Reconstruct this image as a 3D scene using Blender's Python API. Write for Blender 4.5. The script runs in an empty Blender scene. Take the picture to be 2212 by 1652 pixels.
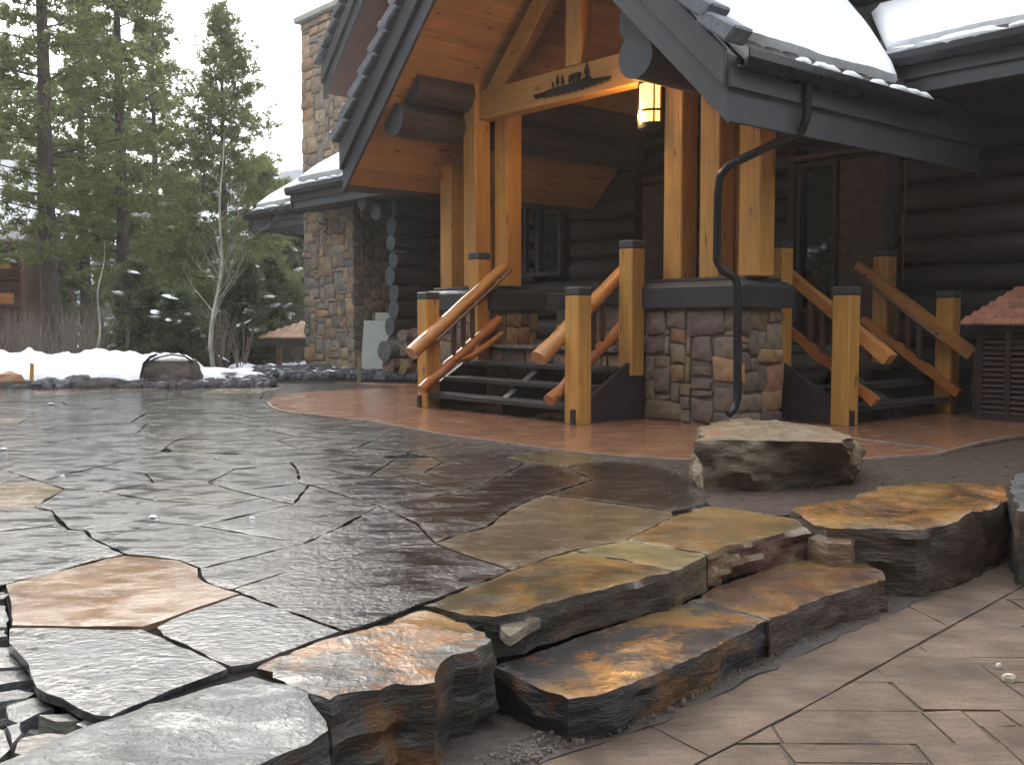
import bpy, bmesh, math, random
import numpy as np
from math import sin, cos, tan, pi, radians, sqrt, atan2, atan
from mathutils import Vector, noise, Matrix
from mathutils.geometry import delaunay_2d_cdt

# ------------------------------------------------------------------ camera
scn = bpy.context.scene
H = 1.05
PITCH = atan(159 / 2563)
cd = bpy.data.cameras.new('camera'); cam = bpy.data.objects.new('camera', cd)
scn.collection.objects.link(cam); scn.camera = cam
cam.location = (0, 0, H); cam.rotation_euler = (pi / 2 - PITCH, 0, 0)
cd.sensor_width = 36; cd.lens = 36 * 2563 / 2592; cd.clip_start = .05; cd.clip_end = 5000

# ------------------------------------------------------------------ light
SUN_EL, SUN_AZ = radians(36), radians(-24)        # azimuth from +Y (view direction), negative = to the left
w = bpy.data.worlds.new('World'); scn.world = w; w.use_nodes = True
nt = w.node_tree; nt.nodes.clear()
wo = nt.nodes.new('ShaderNodeOutputWorld'); bg = nt.nodes.new('ShaderNodeBackground')
sky = nt.nodes.new('ShaderNodeTexSky'); sky.sky_type = 'NISHITA'; sky.sun_disc = False
sky.sun_elevation = SUN_EL; sky.sun_rotation = SUN_AZ; sky.air_density = 1.2; sky.dust_density = 2.0
tc = nt.nodes.new('ShaderNodeTexCoord'); mp = nt.nodes.new('ShaderNodeMapping'); mp.inputs['Scale'].default_value = (1, 1, 2.4)
ns = nt.nodes.new('ShaderNodeTexNoise'); ns.inputs['Scale'].default_value = 2.2; ns.inputs['Detail'].default_value = 7
rp = nt.nodes.new('ShaderNodeMapRange'); rp.inputs[1].default_value = .36; rp.inputs[2].default_value = .58
rp.inputs[3].default_value = .55; rp.inputs[4].default_value = .97
mx = nt.nodes.new('ShaderNodeMix'); mx.data_type = 'RGBA'
mx.inputs[7].default_value = (8.3, 8.6, 9.0, 1)
L = nt.links.new
L(tc.outputs['Generated'], mp.inputs[0]); L(mp.outputs[0], ns.inputs[0]); L(ns.outputs[0], rp.inputs[0])
L(rp.outputs[0], mx.inputs[0]); L(sky.outputs[0], mx.inputs[6])
# thin cloud glows round the hidden sun
sdir = Vector((sin(SUN_AZ) * cos(SUN_EL), cos(SUN_AZ) * cos(SUN_EL), sin(SUN_EL)))
dt = nt.nodes.new('ShaderNodeVectorMath'); dt.operation = 'DOT_PRODUCT'; dt.inputs[1].default_value = sdir
nv = nt.nodes.new('ShaderNodeVectorMath'); nv.operation = 'NORMALIZE'; L(tc.outputs['Generated'], nv.inputs[0]); L(nv.outputs[0], dt.inputs[0])
cl = nt.nodes.new('ShaderNodeMath'); cl.operation = 'MAXIMUM'; cl.inputs[1].default_value = 0; L(dt.outputs['Value'], cl.inputs[0])
acc = mx.outputs[2]
for pw, amp in ((2.5, 3.4), (9, 9.5)):
    q = nt.nodes.new('ShaderNodeMath'); q.operation = 'POWER'; q.inputs[1].default_value = pw; L(cl.outputs[0], q.inputs[0])
    sc_ = nt.nodes.new('ShaderNodeVectorMath'); sc_.operation = 'SCALE'; sc_.inputs[0].default_value = (amp, amp * .98, amp * .93); L(q.outputs[0], sc_.inputs['Scale'])
    ad = nt.nodes.new('ShaderNodeVectorMath'); ad.operation = 'ADD'; L(acc, ad.inputs[0]); L(sc_.outputs[0], ad.inputs[1]); acc = ad.outputs[0]
L(acc, bg.inputs[0])
bg.inputs[1].default_value = .14; L(bg.outputs[0], wo.inputs[0])
sd = bpy.data.lights.new('sun', 'SUN'); sd.energy = .8; sd.angle = radians(14); sd.color = (1, .95, .88)
so = bpy.data.objects.new('sun', sd); scn.collection.objects.link(so)
sdir = Vector((sin(SUN_AZ) * cos(SUN_EL), cos(SUN_AZ) * cos(SUN_EL), sin(SUN_EL)))
so.rotation_euler = sdir.to_track_quat('Z', 'Y').to_euler()
scn.view_settings.view_transform = 'Standard'; scn.view_settings.look = 'None'
scn.view_settings.exposure = 1.08; scn.view_settings.gamma = 1; scn.view_settings.use_curve_mapping = False
scn.render.engine = 'CYCLES'
scn.cycles.use_denoising = True
scn.cycles.max_bounces = 7; scn.cycles.diffuse_bounces = 4; scn.cycles.glossy_bounces = 3
scn.cycles.sample_clamp_indirect = 6; scn.cycles.volume_bounces = 1

# ------------------------------------------------------------------ measuring helpers (plan of the place)
FD = 2563 / 2592 * 2212
ANG = radians(-49.47)                              # the house stands turned to the view
AX = (cos(ANG), sin(ANG)); BX = (-sin(ANG), cos(ANG))
def ray(x, y):
    dx = (x - 1106) / FD; dz = -(y - 826) / FD
    return dx, cos(PITCH) + dz * sin(PITCH), -sin(PITCH) + dz * cos(PITCH)
def G(x, y, z=0.0):
    r = ray(x, y); t = (z - H) / r[2]
    return (r[0] * t, r[1] * t)
def AT(x, Y):                                      # ground position at picture column x, Y metres ahead
    return ((x - 1106) / FD * Y * 1.002, Y)
def PB(x, y, b):                                   # point on the house plane b = const, as (a, z)
    r = ray(x, y); t = b / (r[0] * BX[0] + r[1] * BX[1])
    return ((r[0] * AX[0] + r[1] * AX[1]) * t, H + r[2] * t)
def PA(x, y, a):
    r = ray(x, y); t = a / (r[0] * AX[0] + r[1] * AX[1])
    return ((r[0] * BX[0] + r[1] * BX[1]) * t, H + r[2] * t)
def hw(a, b, z=0.0): return (a * AX[0] + b * BX[0], a * AX[1] + b * BX[1], z)
def w2h(x, y): return (x * AX[0] + y * AX[1], x * BX[0] + y * BX[1])

# ------------------------------------------------------------------ material kit
def N(nt, t, **k):
    n = nt.nodes.new('ShaderNode' + t)
    for a, v in k.items():
        if a.startswith('i_'): n.inputs[a[2:].replace('_', ' ')].default_value = v
        elif a.startswith('n'): n.inputs[int(a[1:])].default_value = v
        else: setattr(n, a, v)
    return n
def mat(name):
    m = bpy.data.materials.new(name); m.use_nodes = True
    t = m.node_tree; b = t.nodes['Principled BSDF']; return m, t, b
def coords(t, scale=(1, 1, 1), rot=(0, 0, 0), kind='Object'):
    c = t.nodes.new('ShaderNodeTexCoord'); m = t.nodes.new('ShaderNodeMapping')
    m.inputs['Scale'].default_value = scale; m.inputs['Rotation'].default_value = rot
    t.links.new(c.outputs[kind], m.inputs[0]); return m.outputs[0]
def noi(t, vec, scale, detail=4, rough=.55, dist=0):
    n = N(t, 'TexNoise'); n.inputs['Scale'].default_value = scale; n.inputs['Detail'].default_value = detail
    n.inputs['Roughness'].default_value = rough; n.inputs['Distortion'].default_value = dist
    t.links.new(vec, n.inputs['Vector']); return n.outputs[0]
def rng(t, v, a, b, c, d):
    n = N(t, 'MapRange'); 
    for i, q in enumerate((a, b, c, d)): n.inputs[i + 1].default_value = q
    t.links.new(v, n.inputs[0]); return n.outputs[0]
def mixc(t, f, c1, c2, mode='MIX'):
    n = N(t, 'Mix', data_type='RGBA', blend_type=mode)
    for i, c in ((6, c1), (7, c2)):
        if isinstance(c, tuple): n.inputs[i].default_value = (*c[:3], 1)
        else: t.links.new(c, n.inputs[i])
    if isinstance(f, (int, float)): n.inputs[0].default_value = f
    else: t.links.new(f, n.inputs[0])
    return n.outputs[2]
def scalec(t, c, f):                               # colour times a grey factor
    n = N(t, 'VectorMath', operation='SCALE'); t.links.new(c, n.inputs[0])
    if isinstance(f, (int, float)): n.inputs['Scale'].default_value = f
    else: t.links.new(f, n.inputs['Scale'])
    return n.outputs[0]
def mth(t, op, a, b=None):
    n = N(t, 'Math', operation=op)
    for i, q in enumerate((a, b)):
        if q is None: continue
        if isinstance(q, (int, float)): n.inputs[i].default_value = q
        else: t.links.new(q, n.inputs[i])
    return n.outputs[0]
def bump(t, b, h, strength=.5, dist=.01, prev=None):
    n = N(t, 'Bump')
    if isinstance(strength, (int, float)): n.inputs['Strength'].default_value = strength
    else: t.links.new(strength, n.inputs['Strength'])
    n.inputs['Distance'].default_value = dist
    t.links.new(h, n.inputs['Height'])
    if prev: t.links.new(prev, n.inputs['Normal'])
    t.links.new(n.outputs[0], b.inputs['Normal']); return n.outputs[0]
def objcol(t): return N(t, 'ObjectInfo').outputs['Color']
def objrnd(t): return N(t, 'ObjectInfo').outputs['Random']
M = {}
# wet slate: colour of each stone comes from the object's colour
def slate(name, streak=radians(20), r0=.10, r1=.42, bs=.7, rust=None, rust_lo=.55, rust_hi=.62, var=.4):
    m, t, b = mat(name)
    st = coords(t, (2.3, 4.4, 3), (0, 0, -streak)); iso = coords(t)
    n1 = noi(t, st, 4.0, 9, .66, .8); n2 = noi(t, iso, 1.8, 5); n3 = noi(t, iso, 45, 3); n4 = noi(t, st, 16, 5, .6, .3); n6 = noi(t, iso, 5.5, 6, .65, .5); n7 = noi(t, iso, 24, 5, .62)
    c = scalec(t, objcol(t), rng(t, n1, .3, .7, (1 - var) * .62, (1 + var) * .62))
    c = scalec(t, c, rng(t, n2, .3, .7, .72, 1.28))
    c = mixc(t, rng(t, n6, .5, .7, 0, .5), c, scalec(t, c, .45))
    if rust:
        n5 = noi(t, iso, 2.6, 6, .6, .8)
        f = rng(t, mth(t, 'ADD', n5, mth(t, 'MULTIPLY', mth(t, 'SUBTRACT', n4, .5), .38)), rust_lo, rust_hi, 0, .9)
        rc = mixc(t, rng(t, n2, .35, .62, 0, 1), mixc(t, rng(t, n6, .35, .6, 0, 1), rust, (rust[0] * .42, rust[1] * .36, rust[2] * .6)), (rust[0] * .62, rust[1] * .95, rust[2] * 1.6))
        c = mixc(t, f, c, rc)
    pt = N(t, 'NewGeometry').outputs['Pointiness']; c = mixc(t, mth(t, 'MULTIPLY', rng(t, pt, .53, .60, 0, .55), rng(t, n7, .42, .6, 0, 1)), c, (.30, .27, .23))
    t.links.new(c, b.inputs['Base Color'])
    wet = noi(t, st, 1.7, 8, .68, .5)
    t.links.new(rng(t, wet, .38, .62, r0, r1), b.inputs['Roughness'])
    film = lambda k: rng(t, wet, .40, .60, bs * k * .28, bs * k * .9)       # standing water smooths the cleft
    p = bump(t, b, n1, film(.6), .018); p = bump(t, b, n4, film(.8), .010, p); p = bump(t, b, n7, film(1.6), .014, p); bump(t, b, n3, film(1.2), .005, p)
    b.inputs['Specular IOR Level'].default_value = .5
    M[name] = m
slate('slate_wet', bs=.50, r0=.05, r1=.17)
slate('slate_pale', r0=.2, r1=.42, bs=.7)
slate('slate_rust', r0=.12, r1=.32, bs=.6, rust=(.42, .15, .03), rust_lo=.44, rust_hi=.53)
slate('slate_smooth', r0=.13, r1=.32, bs=.13, var=.12)
slate('slate_ochre', r0=.12, r1=.3, bs=.16, rust=(.33, .135, .028), rust_lo=.42, rust_hi=.66, var=.3)
slate('slate_orange', r0=.12, r1=.3, bs=.5, rust=(.44, .17, .032), rust_lo=.36, rust_hi=.56)
slate('slate_smooth_rust', r0=.1, r1=.26, bs=.14, rust=(.34, .13, .028), rust_lo=.45, rust_hi=.58, var=.22)
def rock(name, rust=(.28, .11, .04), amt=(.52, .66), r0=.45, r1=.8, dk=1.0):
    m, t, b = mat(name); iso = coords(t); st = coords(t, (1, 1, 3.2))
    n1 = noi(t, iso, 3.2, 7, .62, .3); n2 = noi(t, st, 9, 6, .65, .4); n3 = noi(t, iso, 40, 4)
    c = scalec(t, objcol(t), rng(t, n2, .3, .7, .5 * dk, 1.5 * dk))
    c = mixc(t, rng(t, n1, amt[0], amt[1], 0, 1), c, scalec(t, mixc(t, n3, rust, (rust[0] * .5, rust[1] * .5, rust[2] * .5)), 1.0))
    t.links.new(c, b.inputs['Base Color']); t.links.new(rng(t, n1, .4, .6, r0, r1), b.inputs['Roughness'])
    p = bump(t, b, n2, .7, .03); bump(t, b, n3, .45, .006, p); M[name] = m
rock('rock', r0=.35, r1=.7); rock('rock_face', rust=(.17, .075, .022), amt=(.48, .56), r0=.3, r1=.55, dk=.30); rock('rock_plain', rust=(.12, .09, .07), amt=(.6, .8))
rock('rock_shaded_side', rust=(.10, .055, .03), amt=(.48, .66), r0=.35, r1=.65, dk=.7); rock('rock_dark', rust=(.11, .055, .03), amt=(.5, .66), r0=.3, r1=.6, dk=.36); rock('rock_red', rust=(.15, .062, .042), amt=(.36, .52), r0=.35, r1=.6, dk=.9)
m, t, b = mat('masonry'); iso = coords(t); n1 = noi(t, iso, 9, 5); n3 = noi(t, iso, 60, 4, .7); n2 = noi(t, iso, 3, 4)
c = scalec(t, objcol(t), rng(t, n1, .3, .7, .65, 1.35)); c = mixc(t, rng(t, n3, .62, .72, 0, .45), c, (.42, .38, .3))
t.links.new(c, b.inputs['Base Color']); b.inputs['Roughness'].default_value = .75
p = bump(t, b, n1, .5, .02); bump(t, b, n3, .4, .006, p); M['masonry'] = m
def plain(name, col, rough=.6, metal=0, nscale=12, var=.25, bs=.2, bd=.004, stretch=(1, 1, 1), use_obj=False, spec=.5, coat=0):
    m, t, b = mat(name); v = coords(t, stretch); n1 = noi(t, v, nscale, 5)
    base = objcol(t) if use_obj else mixc(t, 0.0, col, col)
    t.links.new(scalec(t, base, rng(t, n1, .3, .7, 1 - var, 1 + var)), b.inputs['Base Color'])
    t.links.new(rng(t, n1, .3, .7, rough * .85, min(1, rough * 1.15)), b.inputs['Roughness'])
    b.inputs['Metallic'].default_value = metal; b.inputs['Specular IOR Level'].default_value = spec
    b.inputs['Coat Weight'].default_value = coat
    if bs: bump(t, b, n1, bs, bd)
    M[name] = m; return m, t, b
def wood(name, axis, grain=(.55), rough=.5, use_obj=True, knots=True, coat=0):
    m, t, b = mat(name)
    sc = [26, 26, 26]; sc['xyz'.index(axis)] = 1.6
    v = coords(t, tuple(sc)); n1 = noi(t, v, 1.0, 5, .6, .6)
    iso = coords(t); nl = noi(t, iso, 1.1, 3)
    c = scalec(t, objcol(t), rng(t, n1, .3, .7, .82, 1.14)); c = scalec(t, c, rng(t, nl, .35, .65, .88, 1.1))
    if knots:
        k = [5, 5, 5]; k['xyz'.index(axis)] = 2.2
        vo = N(t, 'TexVoronoi'); vo.inputs['Scale'].default_value = 1.0; t.links.new(coords(t, tuple(k)), vo.inputs['Vector'])
        f = rng(t, vo.outputs['Distance'], .05, .13, .75, 0); c = mixc(t, f, c, (.12, .045, .018))
        ck = [40, 40, 40]; ck['xyz'.index(axis)] = .7
        ck = [9, 9, 9]; ck['xyz'.index(axis)] = .35
        nc = noi(t, coords(t, tuple(ck)), .8, 2, .4, .2); line = rng(t, mth(t, 'ABSOLUTE', mth(t, 'SUBTRACT', nc, .5)), .002, .008, 1, 0)
        msk = rng(t, noi(t, iso, 1.3, 2), .50, .56, 0, .8); c = mixc(t, mth(t, 'MULTIPLY', line, msk), c, (.07, .03, .012))
        st_ = noi(t, iso, 2.3, 4, .6); c = mixc(t, rng(t, st_, .52, .75, 0, .35), c, (.20, .10, .045))
    t.links.new(c, b.inputs['Base Color']); b.inputs['Roughness'].default_value = rough; b.inputs['Coat Weight'].default_value = coat
    b.inputs['Coat Roughness'].default_value = .25
    bump(t, b, n1, .25, .003); M[name] = m
for ax_ in 'xyz': wood('timber_' + ax_, ax_)
for ax_ in 'xy': wood('pole_' + ax_, ax_, rough=.38, coat=.3)
plain('dark_log', 0, .62, nscale=3, var=.5, bs=.5, bd=.02, stretch=(.6, 6, 6), use_obj=True)
plain('dark_log_b', 0, .62, nscale=3, var=.5, bs=.5, bd=.02, stretch=(6, .6, 6), use_obj=True)
plain('log_butt', (.072, .076, .084), .75, nscale=8, var=.25)
plain('grey_paint', 0, .55, nscale=5, var=.14, bs=.12, use_obj=True)
plain('black_metal', (.012, .012, .014), .3, nscale=2, var=.1, bs=0)
plain('bronze', (.02, .016, .013), .45, .5, bs=.05)
plain('snow', (.86, .88, .91), .7, nscale=9, var=.05, bs=.5, bd=.03, spec=.3)
plain('mortar', (.13, .105, .08), .9, nscale=30, var=.3, bs=.5, bd=.01)
plain('soil', (.05, .039, .033), .7, nscale=26, var=.45, bs=.8, bd=.015)
plain('joint_soil', (.014, .012, .011), .95, nscale=40, var=.5, bs=.8, bd=.01, spec=.08)
plain('tile', 0, .6, nscale=14, var=.3, bs=.3, bd=.006, use_obj=True)
plain('shingle', 0, .75, nscale=3, var=.3, bs=.4, bd=.006, stretch=(30, 3, 3), use_obj=True)
plain('bark', (.085, .062, .052), .85, nscale=5, var=.5, bs=1, bd=.05, stretch=(4, 4, 1))
plain('aspen_bark', (.42, .40, .33), .7, nscale=6, var=.35, bs=.3, stretch=(1, 1, .5))
plain('twig', (.19, .155, .125), .8, var=.3, bs=0)
plain('board_grey', (.42, .45, .42), .7, nscale=4, var=.1, bs=.1)
plain('steel', (.45, .46, .48), .35, .8, bs=.05)
plain('pebble', 0, .7, nscale=20, var=.3, bs=.4, use_obj=True)
plain('concrete_cap', (.45, .44, .40), .8, nscale=8, var=.15)
m, t, b = mat('glass_pane'); b.inputs['Base Color'].default_value = (.012, .013, .014, 1); b.inputs['Roughness'].default_value = .03
b.inputs['Specular IOR Level'].default_value = 1.0; n1 = noi(t, coords(t), 3, 2); bump(t, b, n1, .15, .004); M['glass'] = m
m, t, b = mat('lamp_glass'); b.inputs['Base Color'].default_value = (.9, .6, .25, 1)
lw = N(t, 'LayerWeight'); lw.inputs[0].default_value = .4
t.links.new(mixc(t, lw.outputs['Facing'], (1, .46, .08), (1, .24, .015)), b.inputs['Emission Color']); b.inputs['Emission Strength'].default_value = 2.6; M['lamp_glass'] = m
# red stamped concrete apron with puddles
m, t, b = mat('red_concrete'); iso = coords(t); st = coords(t, (1.2, 4, 1), (0, 0, -radians(8)))
n1 = noi(t, iso, 2.5, 6, .6); n2 = noi(t, st, 2.2, 6, .6, .4); n3 = noi(t, iso, 50, 3)
c = mixc(t, rng(t, n1, .35, .65, 0, 1), (.21, .098, .056), (.25, .13, .078)); c = scalec(t, c, rng(t, n2, .3, .7, .9, 1.08))
t.links.new(c, b.inputs['Base Color']); t.links.new(rng(t, n2, .35, .65, .13, .3), b.inputs['Roughness'])
p = bump(t, b, n1, .25, .02); bump(t, b, n3, .2, .003, p); M['red_concrete'] = m
# stamped drive concrete
m, t, b = mat('drive_concrete'); iso = coords(t); st = coords(t, (1.5, 6, 1))
n1 = noi(t, iso, 3, 7, .6); n2 = noi(t, st, 5, 6, .6, .6); n3 = noi(t, iso, 70, 3); n0 = noi(t, iso, .9, 4)
c = mixc(t, rng(t, n1, .35, .65, 0, 1), (.072, .047, .032), (.155, .106, .074)); c = scalec(t, c, rng(t, n0, .35, .65, .85, 1.12))
c = scalec(t, c, rng(t, n3, .3, .7, .80, 1.16)); c = scalec(t, c, rng(t, n2, .3, .7, .78, 1.2))
t.links.new(c, b.inputs['Base Color']); t.links.new(rng(t, n1, .35, .65, .5, .75), b.inputs['Roughness']); b.inputs['Specular IOR Level'].default_value = .35
p = bump(t, b, n2, .7, .014); bump(t, b, n3, .5, .004, p); M['drive'] = m
# foliage
def leaf(name, c1, c2, c3):
    m, t, b = mat(name); g = N(t, 'NewGeometry'); n1 = noi(t, coords(t), .9, 4)
    c = mixc(t, rng(t, n1, .35, .65, 0, 1), c1, c2); c = mixc(t, rng(t, g.outputs['Random Per Island'], .72, 1, 0, .9), c, c3)
    t.links.new(c, b.inputs['Base Color']); b.inputs['Roughness'].default_value = .55
    tr = N(t, 'BsdfTranslucent'); t.links.new(scalec(t, c, 1.5), tr.inputs[0]); ms = N(t, 'MixShader'); ms.inputs[0].default_value = .45
    t.links.new(b.outputs[0], ms.inputs[1]); t.links.new(tr.outputs[0], ms.inputs[2])
    t.links.new(ms.outputs[0], t.nodes['Material Output'].inputs[0]); M[name] = m
leaf('needles', (.105, .13, .045), (.155, .18, .062), (.21, .21, .085))
leaf('needles_dark', (.075, .098, .05), (.11, .13, .06), (.15, .155, .075))
# forest floor with snow patches
m, t, b = mat('forest_floor'); iso = coords(t); n1 = noi(t, iso, .35, 7, .6); n2 = noi(t, iso, 6, 5)
c = mixc(t, n2, (.07, .055, .04), (.13, .10, .07)); c = mixc(t, rng(t, n1, .5, .54, 0, 1), c, (.82, .85, .88))
t.links.new(c, b.inputs['Base Color']); b.inputs['Roughness'].default_value = .85; bump(t, b, n2, .6, .05); M['forest_floor'] = m
m, t, b = mat('mountain'); g = coords(t, (1, 1, 1.6)); n1 = noi(t, g, .09, 9, .66); n2 = noi(t, g, .3, 5)
c = mixc(t, n2, (.035, .055, .085), (.06, .09, .13)); c = mixc(t, rng(t, n1, .50, .56, 0, 1), c, (.75, .8, .86))
t.links.new(c, b.inputs['Base Color']); b.inputs['Roughness'].default_value = .9; M['mountain'] = m

# ------------------------------------------------------------------ object kit
def jc(c, k): return tuple(q * k for q in c)
def tag(o, label=None, cat=None, group=None, kind=None):
    if label: o['label'] = label
    if cat: o['category'] = cat
    if group: o['group'] = group
    if kind: o['kind'] = kind
    return o
def empty(name, loc=(0, 0, 0), rz=0.0):
    o = bpy.data.objects.new(name, None); scn.collection.objects.link(o); o.location = loc; o.rotation_euler = (0, 0, rz)
    o.empty_display_size = .1; return o
def link(name, me, m=None, parent=None, col=None, loc=None, rot=None):
    o = bpy.data.objects.new(name, me); scn.collection.objects.link(o)
    if m and not me.materials: me.materials.append(M[m])
    if parent: o.parent = parent
    if col: o.color = (*col, 1)
    if loc: o.location = loc
    if rot: o.rotation_euler = rot
    return o
def mesh(name, vs, fs, smooth=None):
    me = bpy.data.meshes.new(name); me.from_pydata([tuple(v) for v in vs], [], fs); me.update()
    if smooth is not None:
        me.polygons.foreach_set('use_smooth', [True] * len(me.polygons))
        me.set_sharp_from_angle(angle=radians(smooth))
    return me
def bmfinish(bm, name, smooth=None, bevel=0):
    if bevel:
        bmesh.ops.bevel(bm, geom=[e for e in bm.edges], offset=bevel, segments=1, affect='EDGES', clamp_overlap=True)
    bmesh.ops.recalc_face_normals(bm, faces=bm.faces)
    me = bpy.data.meshes.new(name); bm.to_mesh(me); bm.free()
    if smooth is not None:
        me.polygons.foreach_set('use_smooth', [True] * len(me.polygons)); me.set_sharp_from_angle(angle=radians(smooth))
    return me
def boxm(name, x0, x1, y0, y1, z0, z1, bev=.005):
    bm = bmesh.new(); bmesh.ops.create_cube(bm, size=1)
    for v in bm.verts:
        v.co = ((x0 + x1) / 2 + v.co.x * (x1 - x0), (y0 + y1) / 2 + v.co.y * (y1 - y0), (z0 + z1) / 2 + v.co.z * (z1 - z0))
    return bmfinish(bm, name, None, min(bev, abs(x1 - x0) * .3, abs(y1 - y0) * .3, abs(z1 - z0) * .3) if bev else 0)
def box(name, m, parent, c, bev=.005, col=None):
    return link(name, boxm(name, *c, bev), m, parent, col)
def prism(name, pts, ext, m, parent, col=None, bev=.004):
    """planar polygon pts (3-D) extruded by vector ext"""
    bm = bmesh.new(); e = Vector(ext)
    a = [bm.verts.new(p) for p in pts]; b_ = [bm.verts.new(Vector(p) + e) for p in pts]
    bm.faces.new(a); bm.faces.new(b_[::-1]); n = len(pts)
    for i in range(n): bm.faces.new((a[i], b_[i], b_[(i + 1) % n], a[(i + 1) % n]))
    return link(name, bmfinish(bm, name, None, bev), m, parent, col)
def tube(name, pts, radii, seg=10, caps=True, wob=0, seed=0, flat=1.0, ph=0.0):
    vs, fs = [], []; pts = [Vector(p) for p in pts]; n = len(pts)
    if not hasattr(radii, '__len__'): radii = [radii] * n
    up = None
    for i, p in enumerate(pts):
        d = (pts[min(i + 1, n - 1)] - pts[max(i - 1, 0)]).normalized()
        if up is None: up = Vector((0, 0, 1)) if abs(d.z) < .9 else Vector((1, 0, 0))
        s = d.cross(up).normalized(); u = s.cross(d).normalized(); up = u
        for k in range(seg):
            t = 2 * pi * k / seg + ph; r = radii[i]
            if wob: r *= 1 + wob * noise.noise(Vector((cos(t) * 1.3 + seed * 7.1, sin(t) * 1.3, i * .6 + seed)))
            vs.append(p + s * (r * cos(t)) + u * (r * sin(t) * flat))
    for i in range(n - 1):
        for k in range(seg):
            a = i * seg + k; b_ = i * seg + (k + 1) % seg; fs.append((a, b_, b_ + seg, a + seg))
    if caps:
        fs.append(tuple(range(seg))[::-1]); fs.append(tuple((n - 1) * seg + k for k in range(seg)))
    return mesh(name, vs, fs, 50)
def logm(name, p0, p1, r, seed=0, n=6, seg=14, wob=.08, taper=0, butt=None):
    p0 = Vector(p0); p1 = Vector(p1)
    me = tube(name, [p0.lerp(p1, i / n) for i in range(n + 1)], [r * (1 + taper * i / n) for i in range(n + 1)], seg, True, wob, seed)
    if butt:
        me.materials.append(M[butt[0]]); me.materials.append(M[butt[1]])
        for p_ in me.polygons:
            if len(p_.vertices) > 4: p_.material_index = 1
    return me

def signed(p): return sum(p[i][0] * p[(i + 1) % len(p)][1] - p[(i + 1) % len(p)][0] * p[i][1] for i in range(len(p))) / 2
def densify(poly, step, jit, rnd):
    if signed(poly) < 0: poly = poly[::-1]
    out = []
    for i, p in enumerate(poly):
        q = poly[(i + 1) % len(poly)]; d = math.dist(p, q); k = max(1, int(round(d / step)))
        nx, ny = (q[1] - p[1]) / (d + 1e-9), -(q[0] - p[0]) / (d + 1e-9)
        for j in range(k):
            t = j / k; o = jit * noise.noise(Vector((p[0] + (q[0] - p[0]) * t, p[1] + (q[1] - p[1]) * t, 3)) * 9) * 2 if j else 0
            o += rnd.uniform(-jit, jit) * .4
            out.append((p[0] + (q[0] - p[0]) * t + nx * o, p[1] + (q[1] - p[1]) * t + ny * o))
    return out
def inset(poly, d):
    n = len(poly); out = []
    for i in range(n):
        a, p, c = poly[i - 1], poly[i], poly[(i + 1) % n]
        t = (c[0] - a[0], c[1] - a[1]); l = math.hypot(*t) + 1e-9
        out.append((p[0] - t[1] / l * d, p[1] + t[0] / l * d))
    return out
def inside(x, y, poly):
    c = False; n = len(poly); j = n - 1
    for i in range(n):
        if (poly[i][1] > y) != (poly[j][1] > y) and x < (poly[j][0] - poly[i][0]) * (y - poly[i][1]) / (poly[j][1] - poly[i][1]) + poly[i][0]: c = not c
        j = i
    return c
def slabmesh(name, poly, zt, zb, sp=.1, relief=.004, jit=.008, gap=.006, seed=0, rings=1, side=.0, cleft=0, tilt=(0, 0), undercut=0, rx=0.0):
    rnd = random.Random(seed)
    bd = densify(poly, sp, jit, rnd); bd = inset(bd, gap) if gap else bd
    n = len(bd); xs = [p[0] for p in bd]; ys = [p[1] for p in bd]; cx = sum(xs) / n; cy = sum(ys) / n
    inner = inset(bd, sp * .45); pts = [Vector(p) for p in bd]
    x = min(xs)
    while x < max(xs):
        y = min(ys)
        while y < max(ys):
            px = x + rnd.uniform(-.3, .3) * sp; py = y + rnd.uniform(-.3, .3) * sp
            if inside(px, py, inner): pts.append(Vector((px, py)))
            y += sp
        x += sp
    try:
        V, _, F, _, _, _ = delaunay_2d_cdt(pts, [], [list(range(n))], 1, 1e-5)
        if len(V) < 3 or not F: raise ValueError
        if len(V) != len(pts): raise ValueError
        V = [(v.x, v.y) for v in V]; F = [tuple(f) for f in F]
    except Exception:
        V = bd + [(cx, cy)]; F = [(i, (i + 1) % n, n) for i in range(n)]
    def zz(x, y):
        h = relief * noise.fractal(Vector((x * 1.7 + seed, y * 5, seed * .7)), .9, 2.1, 4) if relief else 0
        if cleft:
            q = noise.noise(Vector((x * 2.2 + seed * 3, y * 3.4, seed))) + .35 * noise.noise(Vector((x * 7, y * 9, seed)))
            h += cleft * (math.floor(q * 4) / 4) 
        return zt + h + tilt[0] * (x - cx) + tilt[1] * (y - cy)
    vs = [(x, y, zz(x, y) - (relief * .5 if i < n else 0)) for i, (x, y) in enumerate(V)]; fs = list(F)
    prev = list(range(n))
    for k in range(1, rings + 1):
        f = k / rings; cur = []
        for i in range(n):
            x, y = bd[i]; a, c = bd[i - 1], bd[(i + 1) % n]; tx, ty = c[0] - a[0], c[1] - a[1]; l = math.hypot(tx, ty) + 1e-9
            z = vs[i][2] * (1 - f) + zb * f
            o = side * (noise.fractal(Vector((x * 5, y * 5, z * 14 + seed)), .8, 2, 4) + .25) - undercut * f if side else 0
            cur.append(len(vs)); vs.append((x + ty / l * o, y - tx / l * o, z))
        for i in range(n): fs.append((prev[i], cur[i], cur[(i + 1) % n], prev[(i + 1) % n]))
        prev = cur
    me = mesh(name, vs, fs, 38); bm = bmesh.new(); bm.from_mesh(me); bmesh.ops.recalc_face_normals(bm, faces=bm.faces); bm.to_mesh(me); bm.free()
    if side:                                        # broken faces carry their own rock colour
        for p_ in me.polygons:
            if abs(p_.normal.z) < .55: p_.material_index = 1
    return me
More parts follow.
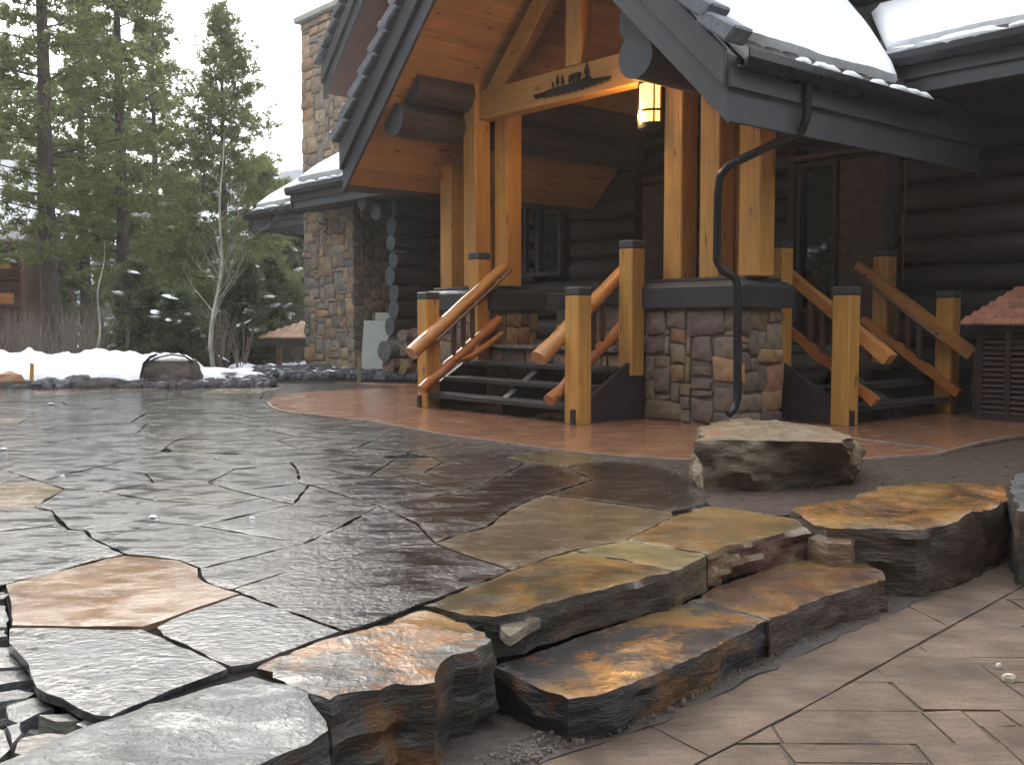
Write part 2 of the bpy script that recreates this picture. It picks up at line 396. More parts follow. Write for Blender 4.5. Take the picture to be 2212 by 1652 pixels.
def loftrock(name, base, top, zb, zt, rings=7, n=40, disp=.03, seed=0, capr=5, bulge=0.0, dz=0.01, freq=3):
    def resample(poly):
        if signed(poly) < 0: poly = poly[::-1]
        # start from the leftmost corner so that base and top agree
        i0 = min(range(len(poly)), key=lambda i: poly[i][0]); poly = poly[i0:] + poly[:i0]
        L_ = [math.dist(poly[i], poly[(i + 1) % len(poly)]) for i in range(len(poly))]; T = sum(L_); out = []
        for k in range(n):
            d = T * k / n; i = 0
            while d > L_[i]: d -= L_[i]; i += 1
            p, q = poly[i], poly[(i + 1) % len(poly)]; t = d / (L_[i] + 1e-9); out.append((p[0] + (q[0] - p[0]) * t, p[1] + (q[1] - p[1]) * t))
        return out
    B, T = resample(base), resample(top); cx = sum(p[0] for p in T) / n; cy = sum(p[1] for p in T) / n
    vs = []; 
    for r in range(rings + 1):
        f = r / rings
        for k in range(n):
            x = B[k][0] * (1 - f) + T[k][0] * f; y = B[k][1] * (1 - f) + T[k][1] * f; z = zb + (zt - zb) * f
            dx, dy = x - cx, y - cy; l = math.hypot(dx, dy) + 1e-9
            o = disp * (noise.fractal(Vector((x * freq, y * freq, z * freq * 1.4 + seed)), .8, 2, 4)) + bulge * sin(pi * f)
            if r == 0: o *= .5
            vs.append((x + dx / l * o, y + dy / l * o, z))
    for c in range(1, capr + 1):
        f = 1 - c / (capr + .6)
        for k in range(n):
            x = cx + (T[k][0] - cx) * f; y = cy + (T[k][1] - cy) * f
            vs.append((x, y, zt + dz * noise.fractal(Vector((x * 5, y * 5, seed)), .8, 2, 4) * 2 + dz * (1 - f)))
    fs = []; R = rings + 1 + capr
    for r in range(R - 1):
        for k in range(n):
            a = r * n + k; b_ = r * n + (k + 1) % n; fs.append((a, b_, b_ + n, a + n))
    fs.append(tuple((R - 1) * n + k for k in range(n)))
    return mesh(name, vs, fs, 40)
def rubble(name, size, seed, flat=.6):
    """an angular broken stone, about size across, origin at its base"""
    rnd = random.Random(seed); n = rnd.randint(5, 7)
    base = [(size * .5 * rnd.uniform(.75, 1.15) * cos(2 * pi * i / n + rnd.uniform(-.3, .3)), size * .5 * rnd.uniform(.6, 1.0) * sin(2 * pi * i / n)) for i in range(n)]
    top = [(x * rnd.uniform(.55, .9), y * rnd.uniform(.55, .9)) for x, y in base]
    h = size * flat; vs = [(x, y, -h * .15) for x, y in base] + [(x * 1.05, y * 1.05, h * .45) for x, y in base] + [(x, y, h * rnd.uniform(.8, 1.05)) for x, y in top]
    fs = []
    for r in (0, 1):
        for k in range(n): a = r * n + k; b_ = r * n + (k + 1) % n; fs.append((a, b_, b_ + n, a + n))
    vs.append((0, 0, h * .95)); c = len(vs) - 1
    for k in range(n): fs.append((2 * n + k, 2 * n + (k + 1) % n, c))
    return mesh(name, vs, fs)

# masonry: irregular stones packed on a face and built one by one
STONE_COLS = [(.28, .195, .12), (.25, .18, .115), (.22, .17, .12), (.31, .22, .13), (.17, .15, .13), (.22, .19, .15), (.155, .145, .135), (.33, .20, .11), (.24, .20, .15), (.19, .165, .135), (.21, .175, .135), (.18, .155, .13)]
PED_COLS = [(.19, .14, .095), (.155, .115, .09), (.22, .16, .10), (.15, .115, .10), (.28, .17, .09), (.14, .10, .09), (.20, .165, .12), (.25, .13, .08), (.17, .13, .10)]
def pack(wd, ht, cell, rnd, smax=(8, 5)):
    nx, ny = max(1, int(round(wd / cell))), max(1, int(round(ht / cell))); cw, ch = wd / nx, ht / ny
    occ = np.zeros((nx, ny), bool); out = []
    for j in range(ny):
        for i in range(nx):
            if occ[i, j]: continue
            sw = rnd.choice((2, 3, 3, 4, 4, 5, 6, smax[0])); sh = rnd.choice((1, 2, 2, 3, 3, 4, smax[1]))
            sw = min(sw, smax[0]); a = 0
            while i + a < nx and a < sw and not occ[i + a, j]: a += 1
            if i + a < nx and nx - i - a < 2 and not occ[i + a:, j].any(): a = nx - i
            h = min(sh, ny - j); 
            if ny - j - h < 2 and h < ny - j: h = ny - j
            occ[i:i + a, j:j + h] = True; out.append((i * cw, (i + a) * cw, j * ch, (j + h) * ch))
    return out
def stones(parent, wd, ht, fn, cell=.055, seed=0, cols=STONE_COLS, name='stone', proud=.03, smax=(8, 5), mtl='masonry', mort=.007):
    """fn(u, v, n) -> point; one object a stone, origin at the stone's own place"""
    rnd = random.Random(seed)
    o0 = Vector(fn(0, 0, 0))
    for (u0, u1, v0, v1) in pack(wd, ht, cell, rnd, smax):
        m_ = mort; j = min(.03, (u1 - u0) * .13, (v1 - v0) * .17)
        c = [(u0 + m_, v0 + m_), (u1 - m_, v0 + m_), (u1 - m_, v1 - m_), (u0 + m_, v1 - m_)]
        c = [(p[0] + rnd.uniform(-j, j), p[1] + rnd.uniform(-j, j)) for p in c]; ring = []
        for k in range(4):
            p, q = c[k], c[(k + 1) % 4]
            for f in (.08, .5, .92):
                ring.append((p[0] + (q[0] - p[0]) * f + rnd.uniform(-j, j) * .35, p[1] + (q[1] - p[1]) * f + rnd.uniform(-j, j) * .35))
        cu, cv = (u0 + u1) / 2, (v0 + v1) / 2; pr = proud * rnd.uniform(.5, 1.1); n = len(ring); org = Vector(fn(cu, cv, 0))
        vs = [Vector(fn(u, v, -.02)) - org for u, v in ring] + [Vector(fn(u, v, pr * .6)) - org for u, v in ring]
        vs += [Vector(fn(cu + (u - cu) * .86, cv + (v - cv) * .82, pr + rnd.uniform(-.004, .004))) - org for u, v in ring]
        vs.append(Vector(fn(cu, cv, pr * 1.12)) - org); fs = []
        for r in (0, 1):
            for k in range(n): a = r * n + k; b_ = r * n + (k + 1) % n; fs.append((a, b_, b_ + n, a + n))
        for k in range(n): fs.append((2 * n + k, 2 * n + (k + 1) % n, 3 * n))
        me = mesh(name, vs, fs, 35); q = rnd.choice(cols); s = rnd.uniform(.8, 1.2)
        link(name, me, mtl, parent, tuple(x * s for x in q), loc=org)

# ================================================================== GROUND
def gh(x, y):
    a, b = w2h(x, y)
    t = min(1, max(0, (y - 15.4) / 1.2)); t2 = min(1, max(0, (a + 0) / 1))
    z = -.345 * (1 - t) + -.04 * t
    if y > 19: z += .18 * noise.fractal(Vector((x * .12, y * .12, 2)), 1, 2, 4) - max(0, min(y, 60) - 30) * .02
    return z
def grid_ground():
    xs = sorted(set([round(v, 2) for v in np.concatenate([np.arange(-16, 12, .7), np.linspace(-16, -60, 18), np.linspace(12, 60, 18), np.linspace(-60, -255, 6), np.linspace(60, 255, 6)])]))
    ys = sorted(set([round(v, 2) for v in np.concatenate([np.arange(-4, 14, .8), np.arange(14, 18, .3), np.linspace(18, 60, 40), np.linspace(60, 255, 10), np.linspace(-4, -95, 8)])]))
    vs = [(x, y, gh(x, y)) for y in ys for x in xs]; nx = len(xs)
    fs = [(j * nx + i, j * nx + i + 1, (j + 1) * nx + i + 1, (j + 1) * nx + i) for j in range(len(ys) - 1) for i in range(nx - 1)]
    o = link('ground', mesh('ground', vs, fs, 60), 'forest_floor'); tag(o, kind='structure')
grid_ground()
# far mountain
rndm = random.Random(5); vs = []; fs = []; nx, ny = 90, 26
for j in range(ny):
    for i in range(nx):
        x = -250 + 400 * i / (nx - 1); y = 105 + 140 * j / (ny - 1)
        ridge = 34 * min(1, 1.5 * j / (ny - 1)) * (1.0 + .2 * sin(x * .03 + 1) + .35 * noise.fractal(Vector((x * .02, y * .03, 1)), .9, 2, 6))
        vs.append((x, y, -2.5 + min(46, max(0, ridge))))
fs = [(j * nx + i, j * nx + i + 1, (j + 1) * nx + i + 1, (j + 1) * nx + i) for j in range(ny - 1) for i in range(nx - 1)]
tag(link('hills', mesh('hills', vs, fs, 80), 'mountain'), kind='structure')

# driveway sheet (sub-base) and its stamped concrete pieces
ZD = -.30
plain('drive_joint', (.065, .046, .034), .8, nscale=30, var=.35)
drive = link('driveway', mesh('driveway', [(-3, -2, ZD - .009), (9, -2, ZD - .009), (9, 9, ZD - .009), (-3, 6.5, ZD - .009)], [(0, 1, 2, 3)]), 'drive_joint')
tag(drive, kind='structure')
band_in = [G(x, y, ZD) for x, y in ((1330, 1745), (1533, 1632), (1726, 1533), (2055, 1352), (2207, 1266), (2420, 1155), (2800, 985))]
band_out = [G(x, y, ZD) for x, y in ((1020, 1700), (1180, 1630), (1394, 1560), (1640, 1440), (1937, 1300), (2160, 1202), (2500, 1060))]
cuts = [(1180, 1640, 1330, 1745), (1394, 1573, 1533, 1632), (1937, 1323, 2051, 1352), (2230, 1180, 2330, 1204)]
bpieces = [[(980, 1730), (1180, 1625), (1394, 1560), (1533, 1632), (1330, 1745), (1250, 1800), (1000, 1850)],
           [(1394, 1560), (1640, 1432), (1937, 1296), (2051, 1352), (1726, 1533), (1533, 1632)],
           [(1937, 1296), (2160, 1195), (2270, 1150), (2400, 1165), (2207, 1266), (2051, 1352)],
           [(2270, 1150), (2600, 1010), (2900, 925), (3000, 930), (2400, 1165)]]
for i, pp in enumerate(bpieces):
    link('border_slab', slabmesh('border_slab', [G(x, y, ZD) for x, y in pp], ZD, ZD - .03, .12, .0025, .003, .004, i + 1), 'drive', drive)
rnd = random.Random(11)
field_edge = band_in
def right_of_band(x, y, off=0.0):
    for i in range(len(field_edge) - 1):
        p, q = field_edge[i], field_edge[i + 1]
        if min(p[1], q[1]) - .001 <= y <= max(p[1], q[1]) + .001:
            t = (y - p[1]) / (q[1] - p[1]); return x - (p[0] + (q[0] - p[0]) * t)
    return -1
def clip_half(poly, p, q):                         # keep the part to the right of p->q
    out = []; n = len(poly); s = lambda r: (q[0] - p[0]) * (r[1] - p[1]) - (q[1] - p[1]) * (r[0] - p[0])
    for i in range(n):
        a, b_ = poly[i], poly[(i + 1) % n]; sa, sb = s(a), s(b_)
        if sa <= 0: out.append(a)
        if sa * sb < 0: t = sa / (sa - sb); out.append((a[0] + (b_[0] - a[0]) * t, a[1] + (b_[1] - a[1]) * t))
    return out
for (u0, u1, v0, v1) in pack(7.0, 6.3, .14, rnd, (4, 2)):
    x0, x1, y0, y1 = .3 + u0, .3 + u1, 1.9 + v0, 1.9 + v1
    sk = .03; pl = [(x0 + sk * rnd.uniform(-.4, .4), y0), (x1 + sk * rnd.uniform(-.4, .4), y0 + rnd.uniform(-.012, .012)), (x1 + sk * rnd.uniform(-.4, .4), y1), (x0 + sk * rnd.uniform(-.4, .4), y1 + rnd.uniform(-.012, .012))]
    # the field lies to the right of the border
    for i in range(len(field_edge) - 1):
        p, q = field_edge[i], field_edge[i + 1]
        lo = -99 if i == 0 else min(p[1], q[1]); hi = 99 if i == len(field_edge) - 2 else max(p[1], q[1])
        if hi < min(a[1] for a in pl) or lo > max(a[1] for a in pl): continue
        if len(pl) > 2: pl = clip_half(pl, p, q)
        if len(pl) < 3: break
    if len(pl) < 3 or abs(signed(pl)) < .006: continue
    link('stamped_slab', slabmesh('stamped_slab', pl, ZD - .002 + rnd.uniform(-.0015, .0015), ZD - .03, .13, .004, .003, .004, rnd.randint(1, 999)), 'drive', drive)
# soil strip between steps and drive, gravelly
sp_ = [G(x, y, ZD) for x, y in ((560, 1800), (1000, 1560), (1300, 1500), (1600, 1400), (1900, 1270), (2212, 1170), (2500, 1050), (2500, 1075), (2212, 1195), (1937, 1322), (1640, 1456), (1394, 1572), (1180, 1640), (980, 1730), (900, 1850))]
tag(link('soil', slabmesh('soil', sp_, ZD + .008, ZD - .02, .1, .012, .02, 0, 3), 'soil'), kind='structure')
# terrace: dark bed, flagstones, apron
bedpoly = [G(-260, 1235), G(10, 1264), G(30, 1350), G(66, 1412), G(96, 1470), G(215, 1530), G(300, 1580), G(640, 1500), G(900, 1400), G(1000, 1350), G(1240, 1255), G(1440, 1215), G(1700, 1130), G(1850, 1080), G(2212, 1060), G(2700, 1010), (12, 10), (12, 16.6), (2, 22), (-5, 22), (-9.2, 16.9), (-12, 16.5), (-11, 6)]
terrace = link('terrace', slabmesh('terrace', bedpoly, -.020, -.34, .5, .004, .01, 0, 5, rx=0), 'joint_soil')
tag(terrace, kind='structure')
GREY = (.036, .037, .044); DARK = (.034, .026, .025); TAN = (.28, .20, .13); OLIVE = (.15, .125, .075); BRN = (.055, .042, .036)
stones_near = [
 ([(-80, 1040), (83, 1038), (139, 1055), (75, 1095), (0, 1100), (-80, 1106)], (.33, .25, .16)),
 ([(-80, 1003), (0, 1010), (83, 1038), (-80, 1040)], GREY),
 ([(-80, 1003), (0, 1010), (83, 1038), (208, 1008), (288, 991), (345, 975), (380, 950), (306, 944), (122, 968), (-80, 992)], (.05, .047, .048)),
 ([(208, 1008), (314, 1022), (332, 1041), (448, 1041), (472, 1031), (507, 1012), (455, 986), (345, 975), (288, 991)], GREY),
 ([(83, 1038), (208, 1008), (314, 1022), (332, 1041), (222, 1060), (139, 1055)], GREY),
 ([(332, 1041), (448, 1041), (507, 1059), (569, 1074), (476, 1090), (333, 1080), (222, 1060)], BRN),
 ([(139, 1055), (222, 1060), (333, 1080), (476, 1090), (569, 1074), (635, 1087), (431, 1135), (302, 1123), (184, 1144), (149, 1142), (111, 1102), (75, 1095)], GREY),
 ([(-80, 1106), (0, 1100), (75, 1095), (111, 1102), (128, 1130), (0, 1147), (-80, 1155)], GREY),
 ([(-80, 1155), (0, 1147), (128, 1130), (149, 1142), (184, 1144), (194, 1159), (271, 1196), (226, 1204), (122, 1234), (9, 1261), (-80, 1280)], (.045, .048, .058)),
 ([(9, 1261), (121, 1234), (226, 1204), (271, 1197), (323, 1201), (385, 1209), (430, 1225), (432, 1244), (448, 1258), (493, 1272), (521, 1280), (406, 1319), (354, 1339), (309, 1353), (194, 1352), (21, 1350), (19, 1298)], (.36, .215, .125)),
 ([(184, 1144), (302, 1123), (431, 1135), (655, 1173), (642, 1176), (448, 1223), (430, 1225), (385, 1209), (323, 1201), (271, 1197), (194, 1159)], GREY),
 ([(431, 1135), (635, 1087), (668, 1046), (683, 1051), (818, 1091), (740, 1135), (655, 1173)], (.046, .042, .042)),
 ([(507, 1059), (569, 1074), (635, 1087), (668, 1046), (648, 1043)], GREY),
 ([(448, 1041), (472, 1031), (507, 1012), (628, 998), (642, 1014), (648, 1043), (507, 1059)], GREY),
 ([(455, 986), (674, 963), (760, 970), (768, 981), (710, 985), (628, 998), (507, 1012)], GREY),
 ([(642, 1014), (628, 998), (710, 985), (768, 981), (856, 990), (797, 1028), (740, 1022), (715, 1014)], DARK),
 ([(648, 1043), (642, 1014), (715, 1014), (740, 1022), (797, 1028), (849, 1030), (981, 1063), (818, 1091), (683, 1051), (668, 1046)], (.036, .03, .031)),
 ([(856, 990), (936, 987), (957, 997), (915, 1020), (849, 1030), (797, 1028)], (.085, .07, .05)),
 ([(849, 1030), (915, 1020), (940, 1027), (1040, 1047), (981, 1063)], BRN),
 ([(915, 1020), (957, 997), (936, 987), (1000, 975), (1089, 987), (1134, 999), (1113, 1010), (1040, 1047), (940, 1027)], (.075, .06, .056)),
 ([(1089, 987), (1176, 971), (1273, 983), (1300, 995), (1217, 1006), (1134, 999)], (.14, .11, .06)),
 ([(448, 1223), (642, 1176), (655, 1173), (740, 1135), (818, 1091), (900, 1130), (940, 1173), (856, 1178), (771, 1195), (681, 1218), (600, 1240), (503, 1271), (493, 1272), (448, 1258), (432, 1244), (430, 1225)], (.038, .035, .038)),
 ([(818, 1091), (981, 1063), (1040, 1047), (1113, 1010), (1134, 999), (1217, 1006), (1280, 1035), (1183, 1066), (1138, 1082), (1092, 1105), (1054, 1136), (978, 1157), (940, 1173), (900, 1130)], (.036, .027, .025)),
 ([(1183, 1066), (1280, 1035), (1217, 1006), (1300, 995), (1400, 1002), (1500, 1030), (1530, 1088), (1451, 1103), (1342, 1089), (1238, 1075)], (.040, .032, .029)),
 ([(503, 1271), (600, 1240), (681, 1218), (771, 1195), (856, 1178), (940, 1173), (1020, 1203), (1104, 1228), (1049, 1253), (903, 1305), (785, 1350), (742, 1362), (521, 1280)], (.030, .024, .026)),
 ([(337, 1352), (406, 1322), (521, 1282), (736, 1362), (542, 1433), (500, 1440), (437, 1411), (349, 1371)], (.11, .11, .115)),
 ([(21, 1355), (309, 1357), (349, 1373), (437, 1413), (496, 1442), (418, 1471), (323, 1509), (240, 1544), (205, 1544), (76, 1484), (62, 1451), (45, 1416), (16, 1388)], (.052, .056, .070)),
 ([(940, 1173), (978, 1157), (1054, 1136), (1092, 1105), (1138, 1082), (1179, 1067), (1238, 1075), (1342, 1089), (1451, 1103), (1457, 1114), (1356, 1164), (1246, 1185), (1183, 1202), (1106, 1230), (1020, 1203)], (.15, .108, .066)),
]
near_w = []
for i, (pp, col) in enumerate(stones_near):
    wp = [G(x, y) for x, y in pp]; near_w.append(wp)
    smooth = i in (0, 9, 17, 20, 27)
    me = slabmesh('flagstone', wp, 0, -.03, .07 if i > 3 else .12, .0035, .007, .0075 if i not in (25, 26) else .005, i + 3, 2, 0)
    link('flagstone', me, 'slate_smooth' if smooth else 'slate_wet', terrace, col)
# the rest of the terrace: irregular stones further off (Voronoi cells)
def voronoi(pts, bounds, jl=1):
    cells = []
    for i, p in enumerate(pts):
        poly = list(bounds)
        near = sorted((q for k, q in enumerate(pts) if k != i), key=lambda q: (q[0] - p[0]) ** 2 + (q[1] - p[1]) ** 2)[:16]
        for q in near:
            mx_, my_ = (p[0] + q[0]) / 2, (p[1] + q[1]) / 2; dx, dy = q[0] - p[0], q[1] - p[1]; out = []; n = len(poly)
            s = lambda r: (r[0] - mx_) * dx + (r[1] - my_) * dy
            for k in range(n):
                a, b_ = poly[k], poly[(k + 1) % n]; sa, sb = s(a), s(b_)
                if sa <= 0: out.append(a)
                if sa * sb < 0: t_ = sa / (sa - sb); out.append((a[0] + (b_[0] - a[0]) * t_, a[1] + (b_[1] - a[1]) * t_))
            poly = out
            if len(poly) < 3: break
        if len(poly) > 2: cells.append((p, poly))
    return cells
rnd = random.Random(8); pts = []
tries = 0
while len(pts) < 210 and tries < 20000:
    tries += 1; y = rnd.uniform(5.2, 17); x = rnd.uniform(-.56 * y - .5, .1 * y + 1.0); dmin = .62 if y < 9 else .8
    if all(math.hypot(x - q[0], (y - q[1]) * .85) > dmin for q in pts): pts.append((x, y))
arc_px = [(580, 868), (588, 878), (606, 886), (640, 893), (683, 896), (768, 906), (804, 910), (880, 924), (960, 938), (1099, 957), (1185, 969), (1273, 980), (1377, 988), (1451, 992), (1600, 996), (1750, 997), (1843, 993), (1907, 988), (2024, 980), (2112, 956), (2159, 947), (2212, 940), (2400, 920)]
arc = [G(*p) for p in arc_px]
apron_poly = arc + [(9, 12), (4, 15), (-3, 17.0), G(905, 838), G(800, 840), G(730, 843), G(665, 847), G(610, 853), G(588, 860)]
bounds = [(-11, 5), (3, 5), (3, 16.8), (-11, 16.8)]
for p, cell in voronoi(pts, bounds):
    c = (sum(q[0] for q in cell) / len(cell), sum(q[1] for q in cell) / len(cell))
    if all(any(inside(q[0], q[1], n_) for n_ in near_w) for q in [c] + [((c[0] + r[0]) / 2, (c[1] + r[1]) / 2) for r in cell]): continue
    if all(inside(q[0], q[1], apron_poly) for q in cell): continue
    if c[1] < 5.6 and c[0] > -.5: continue
    col = rnd.choice([GREY, GREY, (.05, .046, .048), (.04, .04, .044), (.042, .036, .034), (.036, .035, .038), DARK, GREY, GREY, GREY, DARK, GREY, (.05, .046, .048), TAN if c[1] > 9 else GREY, (.16, .12, .08) if c[1] > 8 else DARK])
    link('flagstone', slabmesh('flagstone', cell, -.006 - rnd.uniform(0, .002), -.03, .3, .0035, .014, .009, rnd.randint(1, 999)), 'slate_smooth' if col[0] > .1 else 'slate_wet', terrace, col)
apron = link('apron', slabmesh('apron', apron_poly, .004, -.04, .5, .0012, .0, 0, 9), 'red_concrete', terrace)
ev, ef = [], []
for i, (x, y) in enumerate(arc[:-1]):
    q = arc[min(i + 1, len(arc) - 1)]; p_ = arc[max(i - 1, 0)]; dx, dy = q[0] - p_[0], q[1] - p_[1]; l = math.hypot(dx, dy); nx_, ny_ = dy / l, -dx / l
    ev += [(x, y, .009), (x + nx_ * .022, y + ny_ * .022, .009), (x + nx_ * .022, y + ny_ * .022, -.02), (x, y, -.02)]
for i in range(len(arc) - 2):
    for k in range(4): a = i * 4 + k; b_ = i * 4 + (k + 1) % 4; ef.append((a, b_, b_ + 4, a + 4))
plain('lip_glint', (.30, .22, .18), .35, nscale=8, var=.2)
link('lip_glint_strip', mesh('lip_glint_strip', ev, ef), 'lip_glint', terrace)  # pale strip along the apron lip, edge reflection painted as its colour
# compacted sand at the right of the flagstones
sand = [G(x, y) for x, y in ((1400, 1000), (1600, 1002), (1843, 999), (1907, 994), (2024, 986), (2112, 963), (2212, 947), (2600, 925), (2700, 1040), (2212, 1075), (2100, 1060), (1900, 1075), (1750, 1110), (1640, 1112), (1540, 1096), (1490, 1050), (1460, 1020))]
M['sand'] = plain('sand', (.060, .043, .033), .95, nscale=18, var=.45, bs=.9, bd=.014, spec=.15)[0]
tag(link('sand_bed', slabmesh('sand_bed', sand, .002, -.03, .14, .010, .02, 0, 21), 'sand'), kind='structure')

# ================================================================== LARGE EDGE STONES AND STEPS
def bigslab(name, pp, zt, zb, mtl, face, col, label, group=None, sp=.05, relief=.008, cleft=0, side=.03, rings=7, seed=1, tilt=(0, 0), undercut=0, gap=0, jit=.012):
    wp = [G(x, y, zt) for x, y in pp]; cx = sum(p[0] for p in wp) / len(wp); cy = sum(p[1] for p in wp) / len(wp)
    me = slabmesh(name, [(x - cx, y - cy) for x, y in wp], zt - zb, 0, sp, relief, jit, gap, seed, rings, side, cleft, tilt, undercut)
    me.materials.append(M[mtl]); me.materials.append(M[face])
    o = link(name, me, None, None, col, loc=(cx, cy, zb)); tag(o, label, 'stone', group); return o
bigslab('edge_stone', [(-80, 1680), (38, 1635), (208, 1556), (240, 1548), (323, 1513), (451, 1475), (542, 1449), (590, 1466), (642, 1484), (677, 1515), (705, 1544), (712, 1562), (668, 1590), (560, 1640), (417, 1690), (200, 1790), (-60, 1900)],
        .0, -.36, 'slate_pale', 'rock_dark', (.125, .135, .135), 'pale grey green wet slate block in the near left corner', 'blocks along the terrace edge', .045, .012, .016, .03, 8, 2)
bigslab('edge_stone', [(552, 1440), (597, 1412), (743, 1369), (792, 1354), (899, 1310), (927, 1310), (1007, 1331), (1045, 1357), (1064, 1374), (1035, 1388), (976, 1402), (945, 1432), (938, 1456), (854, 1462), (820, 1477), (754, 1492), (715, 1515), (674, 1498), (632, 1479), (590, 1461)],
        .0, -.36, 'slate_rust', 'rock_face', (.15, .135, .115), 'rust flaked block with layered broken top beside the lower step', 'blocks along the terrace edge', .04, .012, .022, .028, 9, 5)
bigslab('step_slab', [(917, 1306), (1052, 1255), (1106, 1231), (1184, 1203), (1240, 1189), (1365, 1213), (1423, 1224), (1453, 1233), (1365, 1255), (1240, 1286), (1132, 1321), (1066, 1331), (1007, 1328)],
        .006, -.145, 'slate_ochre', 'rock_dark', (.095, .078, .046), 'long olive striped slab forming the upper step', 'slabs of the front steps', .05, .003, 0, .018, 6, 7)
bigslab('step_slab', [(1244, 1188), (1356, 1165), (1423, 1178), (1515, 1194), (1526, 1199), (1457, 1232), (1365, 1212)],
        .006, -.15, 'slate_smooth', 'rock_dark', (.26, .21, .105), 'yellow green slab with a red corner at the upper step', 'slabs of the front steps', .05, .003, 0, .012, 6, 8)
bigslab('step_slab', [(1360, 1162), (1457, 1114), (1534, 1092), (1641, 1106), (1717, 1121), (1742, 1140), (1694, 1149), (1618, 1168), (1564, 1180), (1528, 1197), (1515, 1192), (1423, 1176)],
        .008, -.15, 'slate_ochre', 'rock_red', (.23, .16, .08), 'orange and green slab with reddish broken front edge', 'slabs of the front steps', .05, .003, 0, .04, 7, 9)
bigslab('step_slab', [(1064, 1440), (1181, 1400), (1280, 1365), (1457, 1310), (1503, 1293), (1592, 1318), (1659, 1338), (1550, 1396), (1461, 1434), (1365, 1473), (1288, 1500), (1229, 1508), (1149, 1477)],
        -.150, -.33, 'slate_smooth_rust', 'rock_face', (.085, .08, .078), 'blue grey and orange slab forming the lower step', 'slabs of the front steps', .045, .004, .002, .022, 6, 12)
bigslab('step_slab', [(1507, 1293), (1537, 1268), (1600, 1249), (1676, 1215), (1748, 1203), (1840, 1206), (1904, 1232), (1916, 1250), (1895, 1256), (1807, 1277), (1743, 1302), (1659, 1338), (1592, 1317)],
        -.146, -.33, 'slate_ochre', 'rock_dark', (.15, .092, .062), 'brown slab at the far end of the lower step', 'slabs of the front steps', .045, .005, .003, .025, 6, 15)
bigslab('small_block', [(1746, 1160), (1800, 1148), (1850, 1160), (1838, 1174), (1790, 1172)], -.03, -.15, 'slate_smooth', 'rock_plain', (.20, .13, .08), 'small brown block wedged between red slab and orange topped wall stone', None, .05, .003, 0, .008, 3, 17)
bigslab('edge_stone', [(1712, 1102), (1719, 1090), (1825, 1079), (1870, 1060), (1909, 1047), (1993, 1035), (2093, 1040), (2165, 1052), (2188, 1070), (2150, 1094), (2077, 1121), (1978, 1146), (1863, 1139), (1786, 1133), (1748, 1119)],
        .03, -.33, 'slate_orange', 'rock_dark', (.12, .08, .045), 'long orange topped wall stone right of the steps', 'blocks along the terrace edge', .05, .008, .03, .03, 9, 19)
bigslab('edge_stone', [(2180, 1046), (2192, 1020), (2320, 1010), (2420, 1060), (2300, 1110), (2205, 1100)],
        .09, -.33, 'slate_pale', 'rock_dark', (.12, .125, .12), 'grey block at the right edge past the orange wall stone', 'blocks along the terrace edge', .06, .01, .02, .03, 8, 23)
# flake under the olive slab, and splinters of loose slate round the blocks
rnd = random.Random(3)
bigslab('slate_flake', [(1078, 1338), (1130, 1326), (1168, 1334), (1104, 1374), (1088, 1366)], -.025, -.06, 'slate_smooth', 'rock_plain', (.20, .165, .12), 'cream flake peeling from under the olive step slab', None, .05, .002, 0, .004, 2, 31)
# boulder on the sand beside the apron
base = [G(1490, 1010), G(1522, 1062), G(1640, 1060), G(1740, 1052), G(1846, 1044), G(1850, 1010), G(1800, 975), G(1640, 965), G(1530, 975)]
topz = .31
top = [G(1502, 952, topz), G(1560, 950, topz), G(1618, 952, topz), G(1740, 954, topz), G(1828, 958, topz), G(1832, 940, topz), G(1790, 922, topz), G(1700, 912, topz), G(1620, 906, topz), G(1565, 904, topz), G(1520, 925, topz)]
cx, cy = -.0 + sum(p[0] for p in base) / 9, sum(p[1] for p in base) / 9
me = loftrock('boulder', [(x - cx, y - cy) for x, y in base], [(x - cx, y - cy) for x, y in top], -.03, topz, 16, 96, .085, 11, 10, .02, .016, 2.6)
me.materials.append(M['rock']); me.materials.append(M['rock_shaded_side'])
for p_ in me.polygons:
    if p_.normal.z < .5 and p_.normal.y < -.35: p_.material_index = 1  # near-facing sides take a darker rock: shade put into the colour
tag(link('boulder', me, None, None, (.165, .125, .075), loc=(cx, cy, 0)), 'big squared tan boulder lying between red apron and wall stones', 'boulder')
# perforated drain strip
dp = [G(1845, 948), G(2046, 972)]; dr = empty('drain_grate', (*dp[0], .006)); tag(dr, 'silver perforated drain strip set in the red apron', 'drain')
dx, dy = dp[1][0] - dp[0][0], dp[1][1] - dp[0][1]; dl = math.hypot(dx, dy); dr.rotation_euler = (0, 0, atan2(dy, dx))
box('grate_plate', 'steel', dr, (0, dl, -.022, .022, 0, .006), .002)
hm = boxm('slot', 0, .028, -.012, .012, .0061, .0085, .001)
for i in range(int(dl / .06)): link('slot', hm, 'black_metal', dr, loc=(.02 + i * .06, 0, 0))

# ================================================================== HOUSE
HO = empty('log_house', (0, 0, 0), ANG)
tag(HO, 'dark log house with timber entrance porch, stone pier, chimney and snow covered roofs', 'house')
YEL = (.58, .295, .072); YEL2 = (.46, .24, .09); ORA = (.50, .19, .055); DKL = (.030, .022, .0195); GRY = (.075, .077, .084); PINE = (.42, .225, .095)
A0 = -8.40; EL, ER = -11.46, -5.34; SL = .98; ZT = 2.69
def zroof(a): return ZT + SL * ((a - EL) if a < A0 else (ER - a))
ZA = zroof(A0)
FB = 6.92; BW = 11.45
